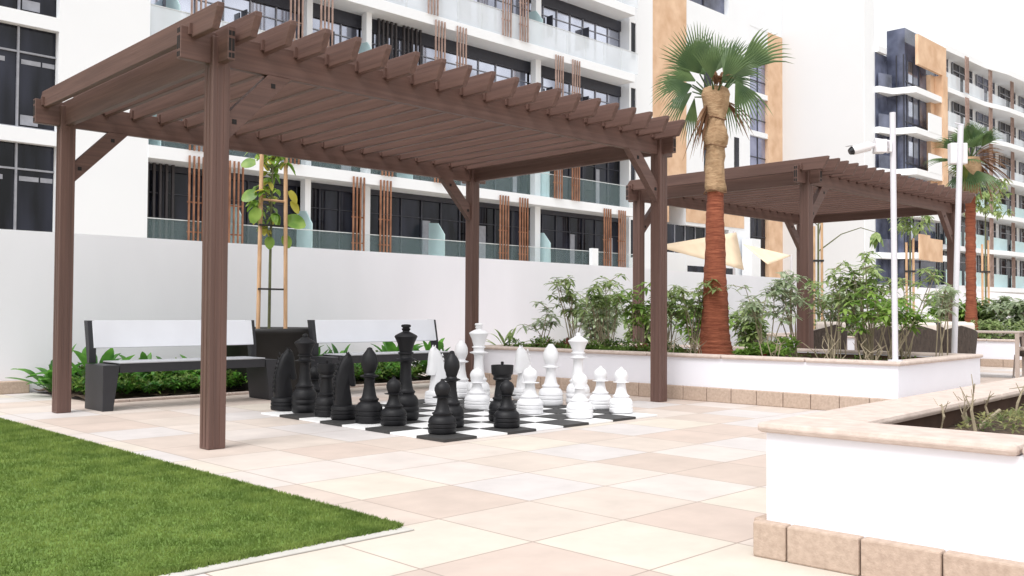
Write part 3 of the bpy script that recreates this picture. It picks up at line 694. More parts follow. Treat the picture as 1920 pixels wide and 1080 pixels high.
def palm1():
    x, y = 10.32, 6.70
    t = thing('palm_tree', (x, y, .43), 'tall fan palm with red fibre trunk and hessian wrapped top in the middle planter', 'palm tree')
    pr = [(.255, -.02), (.22, .08), (.19, .22), (.168, .5), (.153, .76), (.132, 1.2), (.114, 1.71), (.102, 2.05), (.098, 2.3)]
    pp = []
    for i in range(len(pr)-1):
        for k in range(8):
            tt = k/8; r = pr[i][0]*(1-tt)+pr[i+1][0]*tt; z = pr[i][1]*(1-tt)+pr[i+1][1]*tt
            pp.append((r*(1+(.045 if (len(pp) % 3 == 0) else 0)), z))
    MB().lathe(pp, (x, y, .43), 30, lambda th, z: 1+.03*math.sin(5*th+z*9)).build('trunk', TRUNK, t, smooth=True)
    hp = [(.10, 2.12), (.130, 2.135), (.128, 2.2), (.116, 2.32), (.122, 2.42), (.114, 2.5), (.121, 2.58), (.115, 2.68), (.138, 2.73), (.158, 2.82), (.150, 2.90), (.124, 2.99), (.132, 3.08), (.138, 3.16), (.165, 3.26), (.172, 3.36), (.155, 3.44), (.11, 3.47)]
    MB().lathe(hp, (x, y, .43), 36, lambda th, z: 1+.09*math.sin(3*th+z*11)+.05*math.sin(8*th-z*19)+.03*math.sin(17*th+z*23)).build('hessian_wrap', HESS, t, smooth=True)
    hs_ = MB()
    for z in (2.70, 3.05, 2.12): hs_.tube([(x+.142*math.cos(q*.42), y+.142*math.sin(q*.42), .43+z+.02*math.sin(q)) for q in range(16)], .009, 5)
    hs_.build('rope', DEAD, t)
    hub0 = Vector((x, y, 3.80)); Rr = Vector(right); Fw = Vector((.70, .71, 0)); U = Vector((0, 0, 1))
    def cp(r, u, f=0): return Vector((x, y, 3.98))+Rr*r+U*u+Fw*f
    fs = [  # crown layout: sideways, up, depth of the hub, bearing in degrees, length, half spread
        (-.22, .06, -.12, 115, .64, 40, .10), (-.22, .02, .10, 152, .50, 26, .35), (-.30, -.06, -.05, 200, .46, 30, .55), (-.26, -.10, .16, 222, .44, 18, .5),
        (.04, .17, .22, 90, .58, 46, .12), (.12, .08, .05, 64, .60, 24, .18), (.27, .08, -.12, 43, .70, 22, .30), (.02, -.10, -.24, 58, .60, 17, .1),
        (-.10, -.04, -.26, 100, .48, 26, .15), (.26, .01, .0, -66, .56, 22, .35), (.14, -.06, .18, -82, .50, 17, .35), (-.24, -.18, .12, 262, .52, 13, .3), (-.10, .10, .1, 128, .55, 30, .2), (.18, .02, -.2, 20, .42, 18, .5), (-.30, 0, .2, 175, .48, 22, .4), (.16, .05, .3, 25, .5, 22, .4)]
    for i, (a, c, f0, ang, L, spd, dr) in enumerate(fs):
        an = R(ang); dd = (Rr*math.cos(an)+U*math.sin(an)+Fw*(.25 if f0 > 0 else -.25)).normalized(); hub = cp(a, c, f0)
        m = MB(); m.tube([cp(0, -.30), cp(a*.6, (c-.2)*.5, f0*.6), hub], [.018, .013, .008], 6)
        fan(m, hub, dd, L*1.06, max(8, int(spd*1.12/2.1)), spd*1.12, dr, up=(Fw*-1+U*.2+Rr*rnd(-.35, .35)).normalized())
        m.build('frond', FAN, t, smooth=False)
    hub0 = cp(0, -.1)
    dm = MB()
    for a, b, c, l in ((-.45, -.2, -.9, .45), (-.5, .1, -.8, .5), (.0, -.5, .6, .35), (.15, -.45, .5, .42), (-.1, -.5, .8, .38), (-.55, -.3, -.6, .4), (.85, .2, -.35, .5)):
        dd = (Rr*a+Fw*b+U*c).normalized(); s0 = hub0+dd*.15-U*.1
        for k in range(7): dm.leaf(s0, (dd+Vector((rnd(-.3, .3), rnd(-.3, .3), rnd(-.3, .3)))).normalized(), (0, 0, 1), l*rnd(.6, 1.1), .035, .5, .4, 5)
    dm.build('dead_fronds', DEAD, t)
palm1()
def palm2():
    x, y = 22.0, 7.66
    t = thing('palm_tree', (x, y, .45), 'smaller distant fan palm with a yellowing frond, behind the leaning white pole', 'palm tree')
    pp = [(.15-.05*min(1, i/10)+(.012 if i % 2 else 0), i*.09) for i in range(38)]
    MB().lathe(pp, (x, y, .45), 20).build('trunk', TRUNK, t, smooth=True)
    hub0 = Vector((x, y, 4.45)); Rr = Vector(right); Fw = Vector((.70, .71, 0)); U = Vector((0, 0, 1))
    MB().lathe([(.16, -.75), (.22, -.5), (.24, -.2), (.2, .05)], tuple(hub0), 16).build('hessian_wrap', HESS, t, smooth=True)
    for i, (a, b, c) in enumerate([(-.8, -.1, .5), (-.4, -.3, .9), (.1, -.2, 1), (.4, .2, .8), (-.9, .1, .0), (-.6, -.4, .1), (.3, -.4, .5), (-.1, -.5, .4), (-.3, -.3, -.5), (.1, .4, .6), (-.35, -.5, -.1), (.1, -.5, -.6)]):
        dd = (Rr*a+Fw*b+U*c).normalized(); hub = hub0+dd*.35; m = MB(); m.tube([hub0, hub], [.02, .01], 5)
        fan(m, hub, dd, .66, 18, 45, .3, up=(Fw*-1+U*.3) if i % 2 else U); m.build('frond', FAN, t)
    for a, b, c in ((-.65, -.5, -.45), (-.5, -.5, -.7)):
        dd = (Rr*a+Fw*b+U*c).normalized(); m = MB(); fan(m, hub0+dd*.3, dd, .5, 16, 60, .3, up=Fw*-1+U*.3); m.build('yellow_frond', FANY, t)
    dm = MB()
    for k in range(60):
        dd = (Rr*rnd(.3, 1)+Fw*rnd(-.4, .3)+U*rnd(-.7, .7)).normalized(); dm.leaf(hub0+dd*.2, dd, (0, 0, 1), rnd(.35, .75), .05, .5, .4, 4)
    dm.build('dead_fronds', DEAD, t)
palm2()

# ------------------------------------------------------------------ camera pole and leaning pole
def poles():
    x, y = 9.47, 4.03
    t = thing('camera_pole', (x, y, .53), 'upright white pole with a security camera arm on the planter corner', 'pole')
    MB().tube([(x, y, .53), (x-.01, y+.01, 3.05)], .029, 16).lathe([(.07, 0), (.07, .012), (.03, .014)], (x, y, .53), 16).build('pole_shaft', POLEM, t, smooth=False)
    Rr = Vector((.7088, -.7053, 0)); b = Vector((x, y, 2.72))
    def P(r, u, f=0): q = b+Rr*r+Vector((.70, .71, 0))*f; return (q.x, q.y, q.z+u)
    MB().tube([P(0, .03), P(-.20, .06)], .012, 8).tube([P(0, -.04), P(-.10, -.02)], .010, 8).build('arm', POLEM, t)
    ux = (Rr.x, Rr.y); cb = P(-.145, 0)
    MB().obox((cb[0], cb[1]), ux, .055, .06, cb[2]-.085, cb[2]+.05).obox((P(-.05, 0)[0], P(-.05, 0)[1]), ux, .012, .05, cb[2]-.08, cb[2]+.04).build('junction_box', CCTVM, t, bevel=.008)
    cm = MB().tube([P(-.20, .0), P(-.26, -.02), P(-.30, -.035)], [.02, .035, .045], 12).tube([P(-.25, -.015), P(-.42, -.06)], [.048, .045], 16).build('security_camera', CCTVM, t)
    MB().tube([P(-.42, -.06), P(-.455, -.075)], [.046, .03], 16).leaf(P(-.42, -.01), Vector(P(-.50, -.02))-Vector(P(-.42, -.01)), (0, 0, 1), .08, .07, 0, 0).build('lens_hood', LENS, cm)
    x, y = 12.0, 4.38
    t = thing('leaning_pole', (x, y, .50), 'slightly leaning white pole with a square white box, at the planter end', 'pole')
    tp = Vector((x, y, 0))+Rr*.10
    MB().tube([(x, y, .50), (tp.x, tp.y, 3.33)], .034, 16).lathe([(.07, 0), (.07, .012), (.03, .014)], (x, y, .50), 16).build('pole_shaft', POLEM, t)
    q = Vector((x, y, 0))+Rr*.10
    MB().obox((q.x+.03, q.y+.05), ux, .105, .05, 2.86, 3.12).build('equipment_box', CCTVM, t, bevel=.012)
    MB().tube([(tp.x-.05, tp.y+.05, 3.36), (tp.x+.03, tp.y-.03, 3.34)], .008, 6).build('top_clip', POLEM, t)
    # hooked lamp rising from the young trees at the wall
poles()

# ------------------------------------------------------------------ staked young trees by the wall
def staked(x, y, h, crownz, cr, label, nl=70, leafm=None, bare=False):
    t = thing('staked_tree', (x, y, 0), label, 'tree', 'young staked trees along the boundary wall')
    Rr = Vector((.7088, -.7053, 0))*.10
    for q in (-1, 1): MB().tube([(x+q*Rr.x, y+q*Rr.y, 0), (x+q*Rr.x, y+q*Rr.y, h*(1.02+.02*q))], .035, 8).build('stake', BAMB, t)
    MB().obox((x, y), (.7088, -.7053), .14, .05, h*.72, h*.72+.05).build('tie', TIEM, t)
    tk = MB().tube([(x, y, 0), (x+.02, y, h), (x+.05, y, crownz)], [.03, .025, .012], 7); lf = MB()
    if bare:
        b = Vector((x, y, h*.80)); R2 = Vector((.7088, -.7053, 0))
        tk.tube([b, b+R2*.6+Vector((0, 0, .45)), b+R2*1.1+Vector((0, 0, .62)), b+R2*1.5+Vector((0, 0, .50))], [.02, .015, .012, .008], 6)
        q = b+R2*1.5+Vector((0, 0, .50))
        for j in range(9): lf.leaf(q, rvec(rnd(0, 6.28), rnd(-1.3, -.5)), (0, 0, 1), .35, .14, .3, .3)
        tk.tube([b+Vector((0, 0, .3)), b+R2*.25+Vector((0, 0, 1.6))], [.015, .006], 5)
    for i in range(nl):
        a = Vector((x+rnd(-1, 1)*cr, y+rnd(-1, 1)*cr, crownz+rnd(-1.1, .9)*cr))
        for j in range(7): lf.leaf(a, rvec(rnd(0, 6.28), rnd(-.9, .5)), (0, 0, 1), rnd(.14, .26), rnd(.06, .10), .4, .3)
    for i in range(8): tk.tube([(x+.03, y, crownz-cr*rnd(0, 1)), (x+rnd(-1, 1)*cr, y+rnd(-1, 1)*cr, crownz+rnd(-.5, .8)*cr)], [.012, .005], 4, cap=False)
    tk.build('trunk', STEMG, t); lf.build('crown', leafm or SHR, t, smooth=True)
staked(22.6, 11.6, 3.25, 3.4, .25, 'bare young tree with one drooping dark leaf cluster, between its two stakes', 0, SHR, bare=True)
staked(27.6, 11.3, 3.1, 4.05, .50, 'young staked tree seen under the right end of the far pergola', 46)
staked(32.6, 10.9, 3.3, 4.9, .60, 'young staked tree right of the leaning pole', 60)

# shrubs along the wall to the right
for i, (x, y, h, sp, ma, lab) in enumerate([
        (13.6, 11.4, 1.25, .6, SHRG, 'pale green shrub by the wall, left of the far pergola near post'),
        (15.2, 11.5, 1.15, .6, SHR, 'green shrub by the wall seen under the far pergola, left one'),
        (17.2, 11.5, 1.2, .65, SHRB, 'bright shrub by the wall seen under the far pergola, middle one'),
        (19.0, 11.4, 1.2, .7, SHR, 'green shrub by the wall left of the far pergola right post'),
        (21.2, 10.3, 1.1, .8, SHRG, 'pale shrub in the far planter, left of the distant palm'),
        (22.6, 8.3, 1.05, .8, SHRB, 'bright shrub in the far planter just right of the distant palm'),
        (23.6, 7.9, .95, .8, SHR, 'green shrub in the far planter, right of the distant palm'),
        (22.9, 6.9, .95, .8, SHRG, 'pale shrub at the right end of the far planter'),
        (24.3, 6.6, 1.0, .8, SHR, 'dark shrub behind the pale one at the right end')]):
    shrub(x, y, .45 if x > 20 else .02, h, sp, 20, 0, lab, ma, L=.20, W=.075, whorl=8, tips=6, group='shrubs by the wall and far planter', low=.15)
hm = MB()
for i in range(3000):
    c = Vector((rnd(20.6, 25.3), rnd(4.2, 11.2), .47+rnd(0, .40)))
    for j in range(2): hm.leaf(c, rvec(rnd(0, 6.28), rnd(-.2, 1)), (0, 0, 1), .14, .06, .3, .3, 2)
tag(hm.build('low_hedge', SHR, org=(20.6, 4.2, .45), smooth=True), 'low dark green hedge in the far planter', 'hedge')

# ------------------------------------------------------------------ dining furniture
def chair(x, y, rot, label, cush=True, dark=False):
    t = thing('wicker_armchair', (x, y, 0), label, 'chair', 'brown wicker dining armchairs')
    sm = MB(); n = 22; r = .30
    v = []
    for i in range(n+1):
        a = R(200*(i/n)-100+90+180); h = .84-.16*abs(i/n-.5)*2
        for rr, z in ((r, .36), (r+.035, h), (r+.005, h), (r-.03, .36)): v.append((x+rr*math.cos(a), y+rr*math.sin(a), z))
    f = []
    for i in range(n):
        o = i*4; f += [(o, o+4, o+5, o+1), (o+1, o+5, o+6, o+2), (o+2, o+6, o+7, o+3), (o+3, o+7, o+4, o)]
    f += [(0, 1, 2, 3), (n*4+3, n*4+2, n*4+1, n*4)]
    sm.add(v, f).build('wicker_shell', WICK, t, smooth=False)
    MB().lathe([(.27, .34), (.29, .36), (.29, .40), (.27, .42)], (x, y, 0), 20).build('seat', WICK, t)
    for a, b in ((-1, -1), (1, -1), (-1, 1), (1, 1)): MB().tube([(x+a*.23, y+b*.23, .36), (x+a*.25, y+b*.25, 0)], .014, 8).build('leg', TABM, t)
    if cush:
        MB().box(x-.24, y-.235, .60, x+.24, y-.14, .885).build('back_cushion', CUSD if dark else CUSH, t, bevel=.04)
        MB().box(x-.23, y-.12, .421, x+.23, y+.24, .49).build('seat_cushion', CUSH, t, bevel=.025)
    t.rotation_euler = (0, 0, rot); return t
def table(x, y, lx, ly, ang, label):
    t = thing('dining_table', (x, y, 0), label, 'table', 'taupe dining tables')
    MB().box(x-lx, y-ly, .715, x+lx, y+ly, .745).build('table_top', TABM, t, bevel=.006)
    MB().box(x-lx+.04, y-ly+.04, .66, x+lx-.04, y-ly+.06, .714).box(x-lx+.04, y+ly-.06, .66, x+lx-.04, y+ly-.04, .714).build('apron', TABM, t)
    for a in (-1, 1):
        for b in (-1, 1): MB().box(x+a*(lx-.03)-.028, y+b*(ly-.03)-.028, 0, x+a*(lx-.03)+.028, y+b*(ly-.03)+.028, .714).build('leg', TABM, t)
    t.rotation_euler = (0, 0, ang); return t
chair(13.95, 5.62, R(-60), 'wicker armchair with a pale cushion just right of the camera pole')
chair(14.42, 5.72, R(-30), 'wicker armchair with a black cushion, between two pale cushioned ones', dark=True)
chair(14.70, 5.38, R(-50), 'wicker armchair with a wide cream cushion, left of the leaning pole')
chair(16.45, 5.98, R(125), 'wicker armchair with a cream cushion right of the leaning pole, behind the table')
chair(16.55, 4.75, R(60), 'wicker armchair cut off by the right edge of the photo')
table(16.0, 5.38, .42, .55, R(10), 'taupe dining table with slim legs at the right edge')
chair(13.75, 6.95, R(-35), 'wicker armchair just right of the far pergola near post')
chair(14.05, 6.22, R(-55), 'wicker armchair seen through the shrubs left of the camera pole')
table(14.95, 7.10, .70, .45, R(0), 'taupe dining table under the far pergola, seen through shrubs')

# ------------------------------------------------------------------ near planter weeds and twigs
ON = (3.50, 2.08)
cover(1.15, -2.4, 5, -.42, .44, 5200, '', WEED, .045, .012, .09, rot=ON, name='weeds')
for u, v, h, lab in ((.86, -.62, .26, 'single pale bare twig rising above the near coping'), (1.26, -.33, .13, 'forked dry twig in the near planter, next to the tallest one'), (1.40, -.42, .13, 'short dry twig in the middle of the near planter soil'), (1.66, -.34, .15, 'tall dry twig bending against the back coping'), (1.98, -.36, .13, 'short stubby dry twig further right'), (1.80, -.52, .20, 'thick dry branch rising to the right edge')):
    p = loc2(ON, u, v); m = MB(); b = Vector((p[0], p[1], .42)); q = b+Vector((rnd(-.03, .03), rnd(-.03, .03), h*.6)); e = q+Vector((rnd(-.03, .05), rnd(-.05, .03), h*.45))
    m.tube([b, q, e], [.008, .007, .003], 6)
    for k in range(4): m.tube([q.lerp(e, rnd(0, 1)), q.lerp(e, rnd(.3, 1))+Vector((rnd(-.05, .05), rnd(-.05, .05), rnd(.01, .06)))], [.003, .0015], 4)
    tag(m.build('dry_twig', STEM, org=tuple(b)), lab, 'twig', 'dry twigs in the nearest planter')
p1, p2 = loc2(ON, 1.30, -.50), loc2(ON, 2.0, -.40)
tag(MB().tube([(p1[0], p1[1], .46), (p2[0], p2[1], .48)], .010, 8).build('fallen_branch', STEM, org=(p1[0], p1[1], .4)), 'thin straight fallen branch lying on the near planter soil', 'branch')

# ------------------------------------------------------------------ building A (balconies behind the wall)
FL = [2.92, 6.40, 9.88, 13.38, 16.86, 20.3, 23.8]       # slab tops
YA = 30.0
def bldA():
    t = thing('apartment_building', (8, YA, 0), 'white apartment block with glass balconies and timber screens behind the long wall', 'building')
    w_ = MB(); w_.box(-22, 34, 0, 40.3, 44, 24)                     # body
    w_.box(10.33, 30.02, 0, 13.15, 34, 24); w_.box(39.08, 30.62, 0, 39.22, 34, 24); w_.box(39.66, 30.62, 0, 41.1, 34, 24)
    for z0, z1 in ((0, 2.92), (5.98, 6.42), (9.49, 9.90), (12.97, 13.4), (16.45, 16.87), (19.9, 20.3), (23.5, 24.0)): w_.box(-22, 30.02, z0, 10.33, 30.6, z1)
    w_.build('wall', BWHITE, t)
    sl_ = MB()
    for k, z in enumerate(FL):
        sl_ = MB().box(13.15, 30.0 if k else 29.98, z-.42 if k else 0, 38.75, 34, z); sl_.build('floor_slab', BWHITE, t)
    for x0, x1 in ((19.45, 19.70), (22.2, 22.46), (31.97, 32.33)):
        MB().box(x0, 30.62, 0, x1, 30.95, 23.4).build('column', BWHITE, t)
    bays = [(13.15, 19.6), (19.6, 22.35), (22.35, 32.15), (32.15, 39.08)]
    for k in range(5):
        z0, z1 = FL[k], FL[k+1]-.42; up = k >= 2
        for bi, (x0, x1) in enumerate(bays):
            gl = GLL if up else GLD
            wn = MB().box(x0, 31.30, z0, x1, 31.35, z1-.0).build('window', gl, t)
            fr = MB(); n = max(2, round((x1-x0)/1.05)); 
            for i in range(n+1):
                x = x0+(x1-x0)*i/n; fr.box(x-(.020 if up else .035), 31.24, z0, x+(.020 if up else .035), 31.298, z1)
            fr.box(x0, 31.25, z0, x1, 31.296, z0+.09); fr.box(x0, 31.25, z0+2.08, x1, 31.296, z0+2.115)
            fr.build('window_frame', FRL if up else FRM, wn)
            MB().box(x0+.01, 31.17, z1-(.52 if up else .22), x1-.01, 31.238, z1-.002).build('blind_box', FRM, wn)
            if up:      # open casements
                for xx in (x0+1.2, x0+3.9):
                    if xx+.2 < x1: MB().box(xx, 30.85, z0+1.0, xx+.05, 31.23, z0+2.05).build('open_casement', FRM, wn)
            if k == 0 or k == 1:
                for i in range(n):
                    if (i*7+bi*3+k) % 3 == 0:
                        xa = x0+(x1-x0)*i/n+.08; MB().box(xa, 31.28, z0+.1, xa+rnd(.25, .55), 31.295, z0+2.0).build('curtain', FRL, wn)
            bl_ = MB().box(x0, 30.06, z0+.02, x1, 30.085, z0+(1.08 if not up else 1.12)).build('balustrade', BALP if up else BALU, t)
            rl = MB().box(x0, 30.05, z0+1.085 if not up else z0+1.125, x1, 30.095, z0+1.115 if not up else z0+1.155)
            for i in range(1, round((x1-x0)/1.4) if up else 0):
                xx = x0+(x1-x0)*i/round((x1-x0)/1.4); rl.box(xx-.012, 30.05, z0+.02, xx+.012, 30.059, z0+1.08)
            rl.build('rail', RAILM, bl_)
    groups = {0: [14.5, 15.97, 21.14, 22.43, 29.0, 30.24, 36.2, 37.36], 1: [14.5, 18.2, 22.5, 25.2, 32.55, 33.8], 2: [14.5, 18.3, 19.6, 25.2, 26.4, 32.6, 33.8], 3: [16, 17.4, 24.8, 29.1, 30.2], 4: [15, 19.8, 25, 33]}
    for k, xs in groups.items():
        for gx in xs:
            m = MB(); z0, z1 = FL[k], FL[k+1]-.42
            for i in range(4): m.box(gx+i*.165, 29.90, z0-.02 if k else z0, gx+i*.165+.050, 29.96, z1+.22)
            for z in (z0+.7, z0+1.7): m.box(gx-.02, 29.965, z, gx+.57, 29.985, z+.05)
            m.build('timber_screen', BATT if k < 2 else BATP, t)
    for k, xs in {0: [13.5], 2: [23.0, 24.3], 3: [17]}.items():
        for gx in xs:
            m = MB()
            for i in range(5): m.box(gx+i*.22, 30.9, FL[k]+.02, gx+i*.22+.08, 31.0, FL[k+1]-.43)
            m.build('dark_screen', BATD, t)
    m = MB()
    for k, xs in {0: [16.6, 19.45, 25.95, 32.5], 1: [13.6, 24.2, 32.4], 2: [14.2, 22.2], 3: [20.0, 31.9]}.items():
        for gx in xs:
            z = FL[k]
            m = MB().prism([(30.12, z+.02), (30.12, z+1.35), (30.55, z+1.85), (31.15, z+1.9), (31.15, z+.02)], 'x', gx-.02, gx+.02)
            m.build('balcony_divider', FROST, t)
    # glazed left block
    for z0, z1 in ((2.92, 5.98), (6.42, 9.49), (9.90, 12.97), (13.4, 16.45), (16.87, 19.9)):
        wn = MB().box(-22, 30.30, z0, 10.33, 30.36, z1).build('window', GLD, t)
        fr = MB(); x = 9.25
        while x > -22: fr.box(x-.03, 30.22, z0, x+.03, 30.299, z1); x -= 1.75
        fr.box(-22, 30.23, z1-.80, 10.33, 30.297, z1-.745); fr.box(-22, 30.23, z0, 10.33, 30.297, z0+.06)
        fr.build('window_frame', FRL, wn)
        for xx, l in ((7.7, 1.2), (9.35, .55), (9.95, .35), (5.5, 1.4), (2.5, 1.2)): MB().box(xx, 30.285, z1-1.12, xx+l, 30.296, z1-.98).build('fixture_reflection', FRL, wn)  # pale strips before the pane imitate reflected light fixtures
        for xx in (8.2, 9.35): MB().box(xx, 30.285, z0+.12, xx+.5, 30.296, z0+.42).build('interior_furniture', FRL, wn)
    # narrow windows at the right end
    for k in range(5):
        MB().box(39.22, 30.70, FL[k]+1.0 if k else 1.5, 39.66, 30.78, FL[k+1]-.5).build('narrow_window', GLD, t)
        MB().box(39.22, 30.64, FL[k]-.5, 39.66, 34, FL[k]+.999).build('spandrel', BWHITE, t)
    MB().box(35.1, 29.75, 0, 35.55, 29.95, 4.15).build('garden_pier', BWHITE, t)
bldA()

# ------------------------------------------------------------------ building C (orange and white, set back)
def bldC():
    Y = 41.0
    t = thing('orange_clad_building', (55, Y, 0), 'white building with orange cladding strips and shade sail, behind the palm', 'building')
    w_ = MB(); w_.box(41.2, 46, 0, 76, 56, 30)
    w_.box(59.2, Y, 0, 68.3, 46, 5.5); w_.box(59.2, Y, 7.65, 68.3, 46, 24.8); w_.box(65.1, Y, 5.5, 68.3, 46, 7.65); w_.box(59.2, Y, 27.2, 76, 46, 30); w_.box(65.1, Y, 24.8, 76, 46, 27.2)
    w_.box(71.2, Y+.02, 24.8, 74.5, 46, 30); w_.box(55.0, Y+.02, 0, 59.2, 46, 5.5)
    for z in (5.95, 9.25, 12.6, 15.75, 19.0, 22.3): w_.box(68.3, Y+.03, z, 71.2, Y+1, z+.42)
    w_.box(68.3, Y+.03, 22.7, 71.2, Y+1, 24.8)
    w_.build('wall', BWHITE, t)
    o_ = MB(); o_.box(50, Y-.05, 9.6, 59.2, 46, 30); o_.box(50, Y-.05, 7.7, 57.0, 46, 9.6); o_.box(71.2, Y-.05, 0, 74.5, 46, 24.8); o_.box(59.2, Y-.06, 7.9, 67.3, Y-.001, 9.7)
    o_.build('orange_cladding', BORANGE, t)
    for z0, z1 in ((0, 5.9), (6.37, 9.25), (9.67, 12.6), (13.02, 15.75), (16.17, 19.0), (19.42, 22.3)):
        wn = MB().box(68.3, Y+.30, z0, 71.2, Y+.36, z1).build('window', GLC if z0 > 9.3 else GLD, t)
        MB().box(69.9, Y+.24, z0, 69.98, Y+.299, z1).box(68.3, Y+.24, z0+1.0, 71.2, Y+.298, z0+1.06).build('window_frame', FRM, wn)
    wn = MB().box(55.0, Y+.5, 5.5, 65.1, Y+.56, 7.65).build('window', GLD, t)
    fr = MB()
    for i in range(7): fr.box(57.0+i*1.35, Y+.42, 5.5, 57.07+i*1.35, Y+.499, 7.65)
    fr.build('window_frame', FRL, wn)
    wn = MB().box(59.2, Y+.4, 24.8, 65.1, Y+.46, 27.2).build('window', GLB, t); MB().box(62, Y+.3, 24.8, 62.1, Y+.399, 27.2).box(59.2, Y+.3, 26.7, 65.1, Y+.398, 27.2).build('window_frame', FRM, wn)
    for z0, z1, x0, x1 in ((11.5, 14.3, 61.6, 62.6), (17.5, 20.5, 61.6, 62.6), (3.5, 4.6, 59.4, 66.0), (12.6, 15.2, 65.9, 66.6)):
        MB().box(x0, Y-.03, z0, x1, Y-.005, z1).build('small_window', GLD, t)
    MB().box(66.6, Y-1.2, 0, 67.9, Y-.3, 7.0).build('white_pier', BWHITE, t)
bldC()
def sail():
    t = thing('shade_sail', (50, 35, 4), 'cream triangular shade sails in front of the orange building', 'shade sail')
    def tri(a, b, c, sag=.5):
        m = MB(); n = 8; a, b, c = Vector(a), Vector(b), Vector(c); idx = {}; v = []
        for i in range(n+1):
            for j in range(n+1-i):
                u, w2 = i/n, j/n; s_ = 1-u-w2; p = a*s_+b*u+c*w2; p.z -= sag*27*s_*u*w2*.6; idx[(i, j)] = len(v); v.append(tuple(p))
        f = []
        for i in range(n):
            for j in range(n-i):
                f.append((idx[(i, j)], idx[(i+1, j)], idx[(i, j+1)]))
                if i+j < n-1: f.append((idx[(i+1, j)], idx[(i+1, j+1)], idx[(i, j+1)]))
        m.add(v, f); o = m.build('sail_cloth', SAIL, t, smooth=True); sd = o.modifiers.new('s', 'SOLIDIFY'); sd.thickness = .02
    tri((44.5, 33.0, 4.9), (57.3, 35.5, 6.65), (55.0, 33.5, 3.9), .25)
    tri((58.3, 35.6, 5.9), (66.8, 36.5, 5.5), (58.6, 33.8, 4.4), .15)
    for x, y, h in ((57.5, 35.8, 6.8), (44.3, 33, 5.0), (67, 36.6, 5.6)): MB().tube([(x, y, 0), (x, y, h)], .08, 10).build('mast', POLEM, t)
sail()

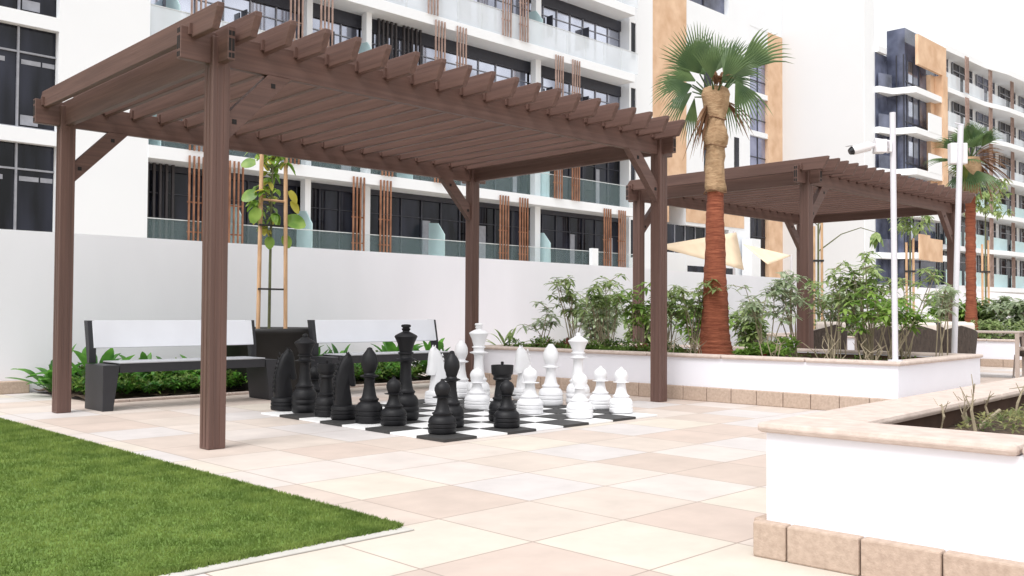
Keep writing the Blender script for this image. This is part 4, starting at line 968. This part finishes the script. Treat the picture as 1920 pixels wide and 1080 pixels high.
# ------------------------------------------------------------------ building B (blank wall, dark glazed corner)
def bldB():
    t = thing('corner_building', (73.5, 33.7, 0), 'tall pale blank walled block with dark glass corner balconies', 'building')
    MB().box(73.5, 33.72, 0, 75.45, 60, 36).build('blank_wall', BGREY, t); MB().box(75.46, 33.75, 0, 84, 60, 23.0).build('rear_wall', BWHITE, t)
    MB().box(73.48, 33.68, 0, 75.45, 33.719, 36).build('white_return', BWHITE, t)
    SB = [2.4, 5.85, 9.25, 12.75, 16.15, 19.5, 22.85]
    for i, z in enumerate(SB):
        poly = [(75.45, 33.67), (75.45, 33.3), (77.0, 32.9), (77.6, 31.2), (84, 31.2), (84, 33.67)]
        if i == 6: poly = [(75.45, 33.67), (75.45, 33.35), (76.9, 33.3), (76.9, 33.67)]
        MB().prismz(poly, z-.28, z+.22).build('floor_slab', BWHITE, t)
    for i in range(6):
        z0 = SB[i]+.22; z1 = SB[i+1]-.28
        a = MB().box(77.75, 32.15, z0, 83.9, 33.66, z1 if i < 5 else z1+2.2)
        wn = a.build('glazed_corner', GLB, t)
        fr = MB()
        for xx in (78.0, 79.2, 80.5): fr.box(xx, 32.08, z0, xx+.09, 32.149, z1)
        fr.box(77.75, 32.09, z0+.5, 83.9, 32.148, z0+.6); fr.box(77.70, 32.2, z0, 77.749, 32.3, z1); fr.box(77.70, 32.8, z0, 77.749, 32.9, z1)
        fr.build('window_frame', FRM, wn)
        MB().box(75.46, 33.60, z0, 77.7, 33.66, z1).build('recessed_window', GLB, t)
        MB().box(78.3, 32.10, z0+.6, 79.1, 32.146, z1-.5).build('pale_blind', GLL, wn)
        MB().prismz([(75.5, 33.35), (77.05, 32.95), (77.07, 33.0), (75.5, 33.4)], z0, z0+1.1).build('balustrade', GLB, t)
        if 0 < i < 5:
            MB().box(80.2, 31.18, z0-.02 if i > 1 else z0-.6, 83.0, 31.26, z0+(1.55 if i > 1 else 1.3)).build('parapet', BWHITE if i > 1 else BORANGE, t)
    MB().box(78.0, 31.15, 21.6, 84.0, 31.4, 24.1).build('orange_box_frame', BORANGE, t)
    MB().box(83.1, 31.1, 10.5, 84.15, 31.8, 21.598).box(82.2, 31.8, 10.5, 83.9, 33.6, 21.598).build('orange_fin', BORANGE, t)
    MB().box(78.0, 31.12, 5.5, 80.19, 31.24, 7.6).build('orange_parapet', BORANGE, t)
    MB().tube([(82.5, 33, 22.9), (82.5, 33, 25.5)], .06, 6).build('roof_mast', POLEM, t)
bldB()
def bldD():
    Y = 31.0
    t = thing('long_apartment_building', (84.5, Y, 0), 'long receding apartment block with white balconies and timber posts at far right', 'building')
    x0, x1 = 84.3, 190
    MB().box(x0, 32.5, 0, x1, 45, 24.2).build('wall', BWHITE, t)
    tops = [3.6, 7.1, 10.5, 14.0, 17.5, 20.9, 24.6]
    for i, z in enumerate(tops):
        poly = [(x0, 33.6), (x0, 31.3), (93, 31.0), (97, 30.3), (101, 30.1), (106, 30.6), (116, 31), (122, 30.3), (130, 30.6), (x1, 31), (x1, 33.6)]
        MB().prismz(poly, z-.42 if i < 6 else z-.55, z).build('floor_slab', BWHITE, t)
        if i == 6: break
        zt = tops[i+1]-.42
        for k, (a, b) in enumerate(((84.4, 87.6), (88.8, 93.6), (94.9, 99.7), (101.2, 105.9), (107.4, 112.6), (114.4, 121), (123.4, 130), (132.6, 142), (146, 157))):
            wn = MB().box(a, 32.40, z, b, 32.46, zt-.02).build('window', GLD if (i < 3 or k % 2) else GLB, t)
            fr = MB()
            for q in range(4): fr.box(a+(b-a)*q/3-.04, 32.32, z, a+(b-a)*q/3+.04, 32.399, zt-.03)
            fr.box(a, 32.33, zt-.9, b, 32.398, zt-.82); fr.build('window_frame', FRL, wn)
            MB().box(a-.3, 31.32, z+.02, b+.1, 31.35, z+1.3).build('balustrade', FROST if i < 3 else BALP, t)
        for xx in (87.9, 93.9, 100.0, 106.2, 113, 122, 131, 144):
            m = MB()
            for q in range(3): m.box(xx+q*.34, 30.9, z, xx+q*.34+.09, 31.0, zt)
            m.build('timber_screen', BATP, t)
bldD()
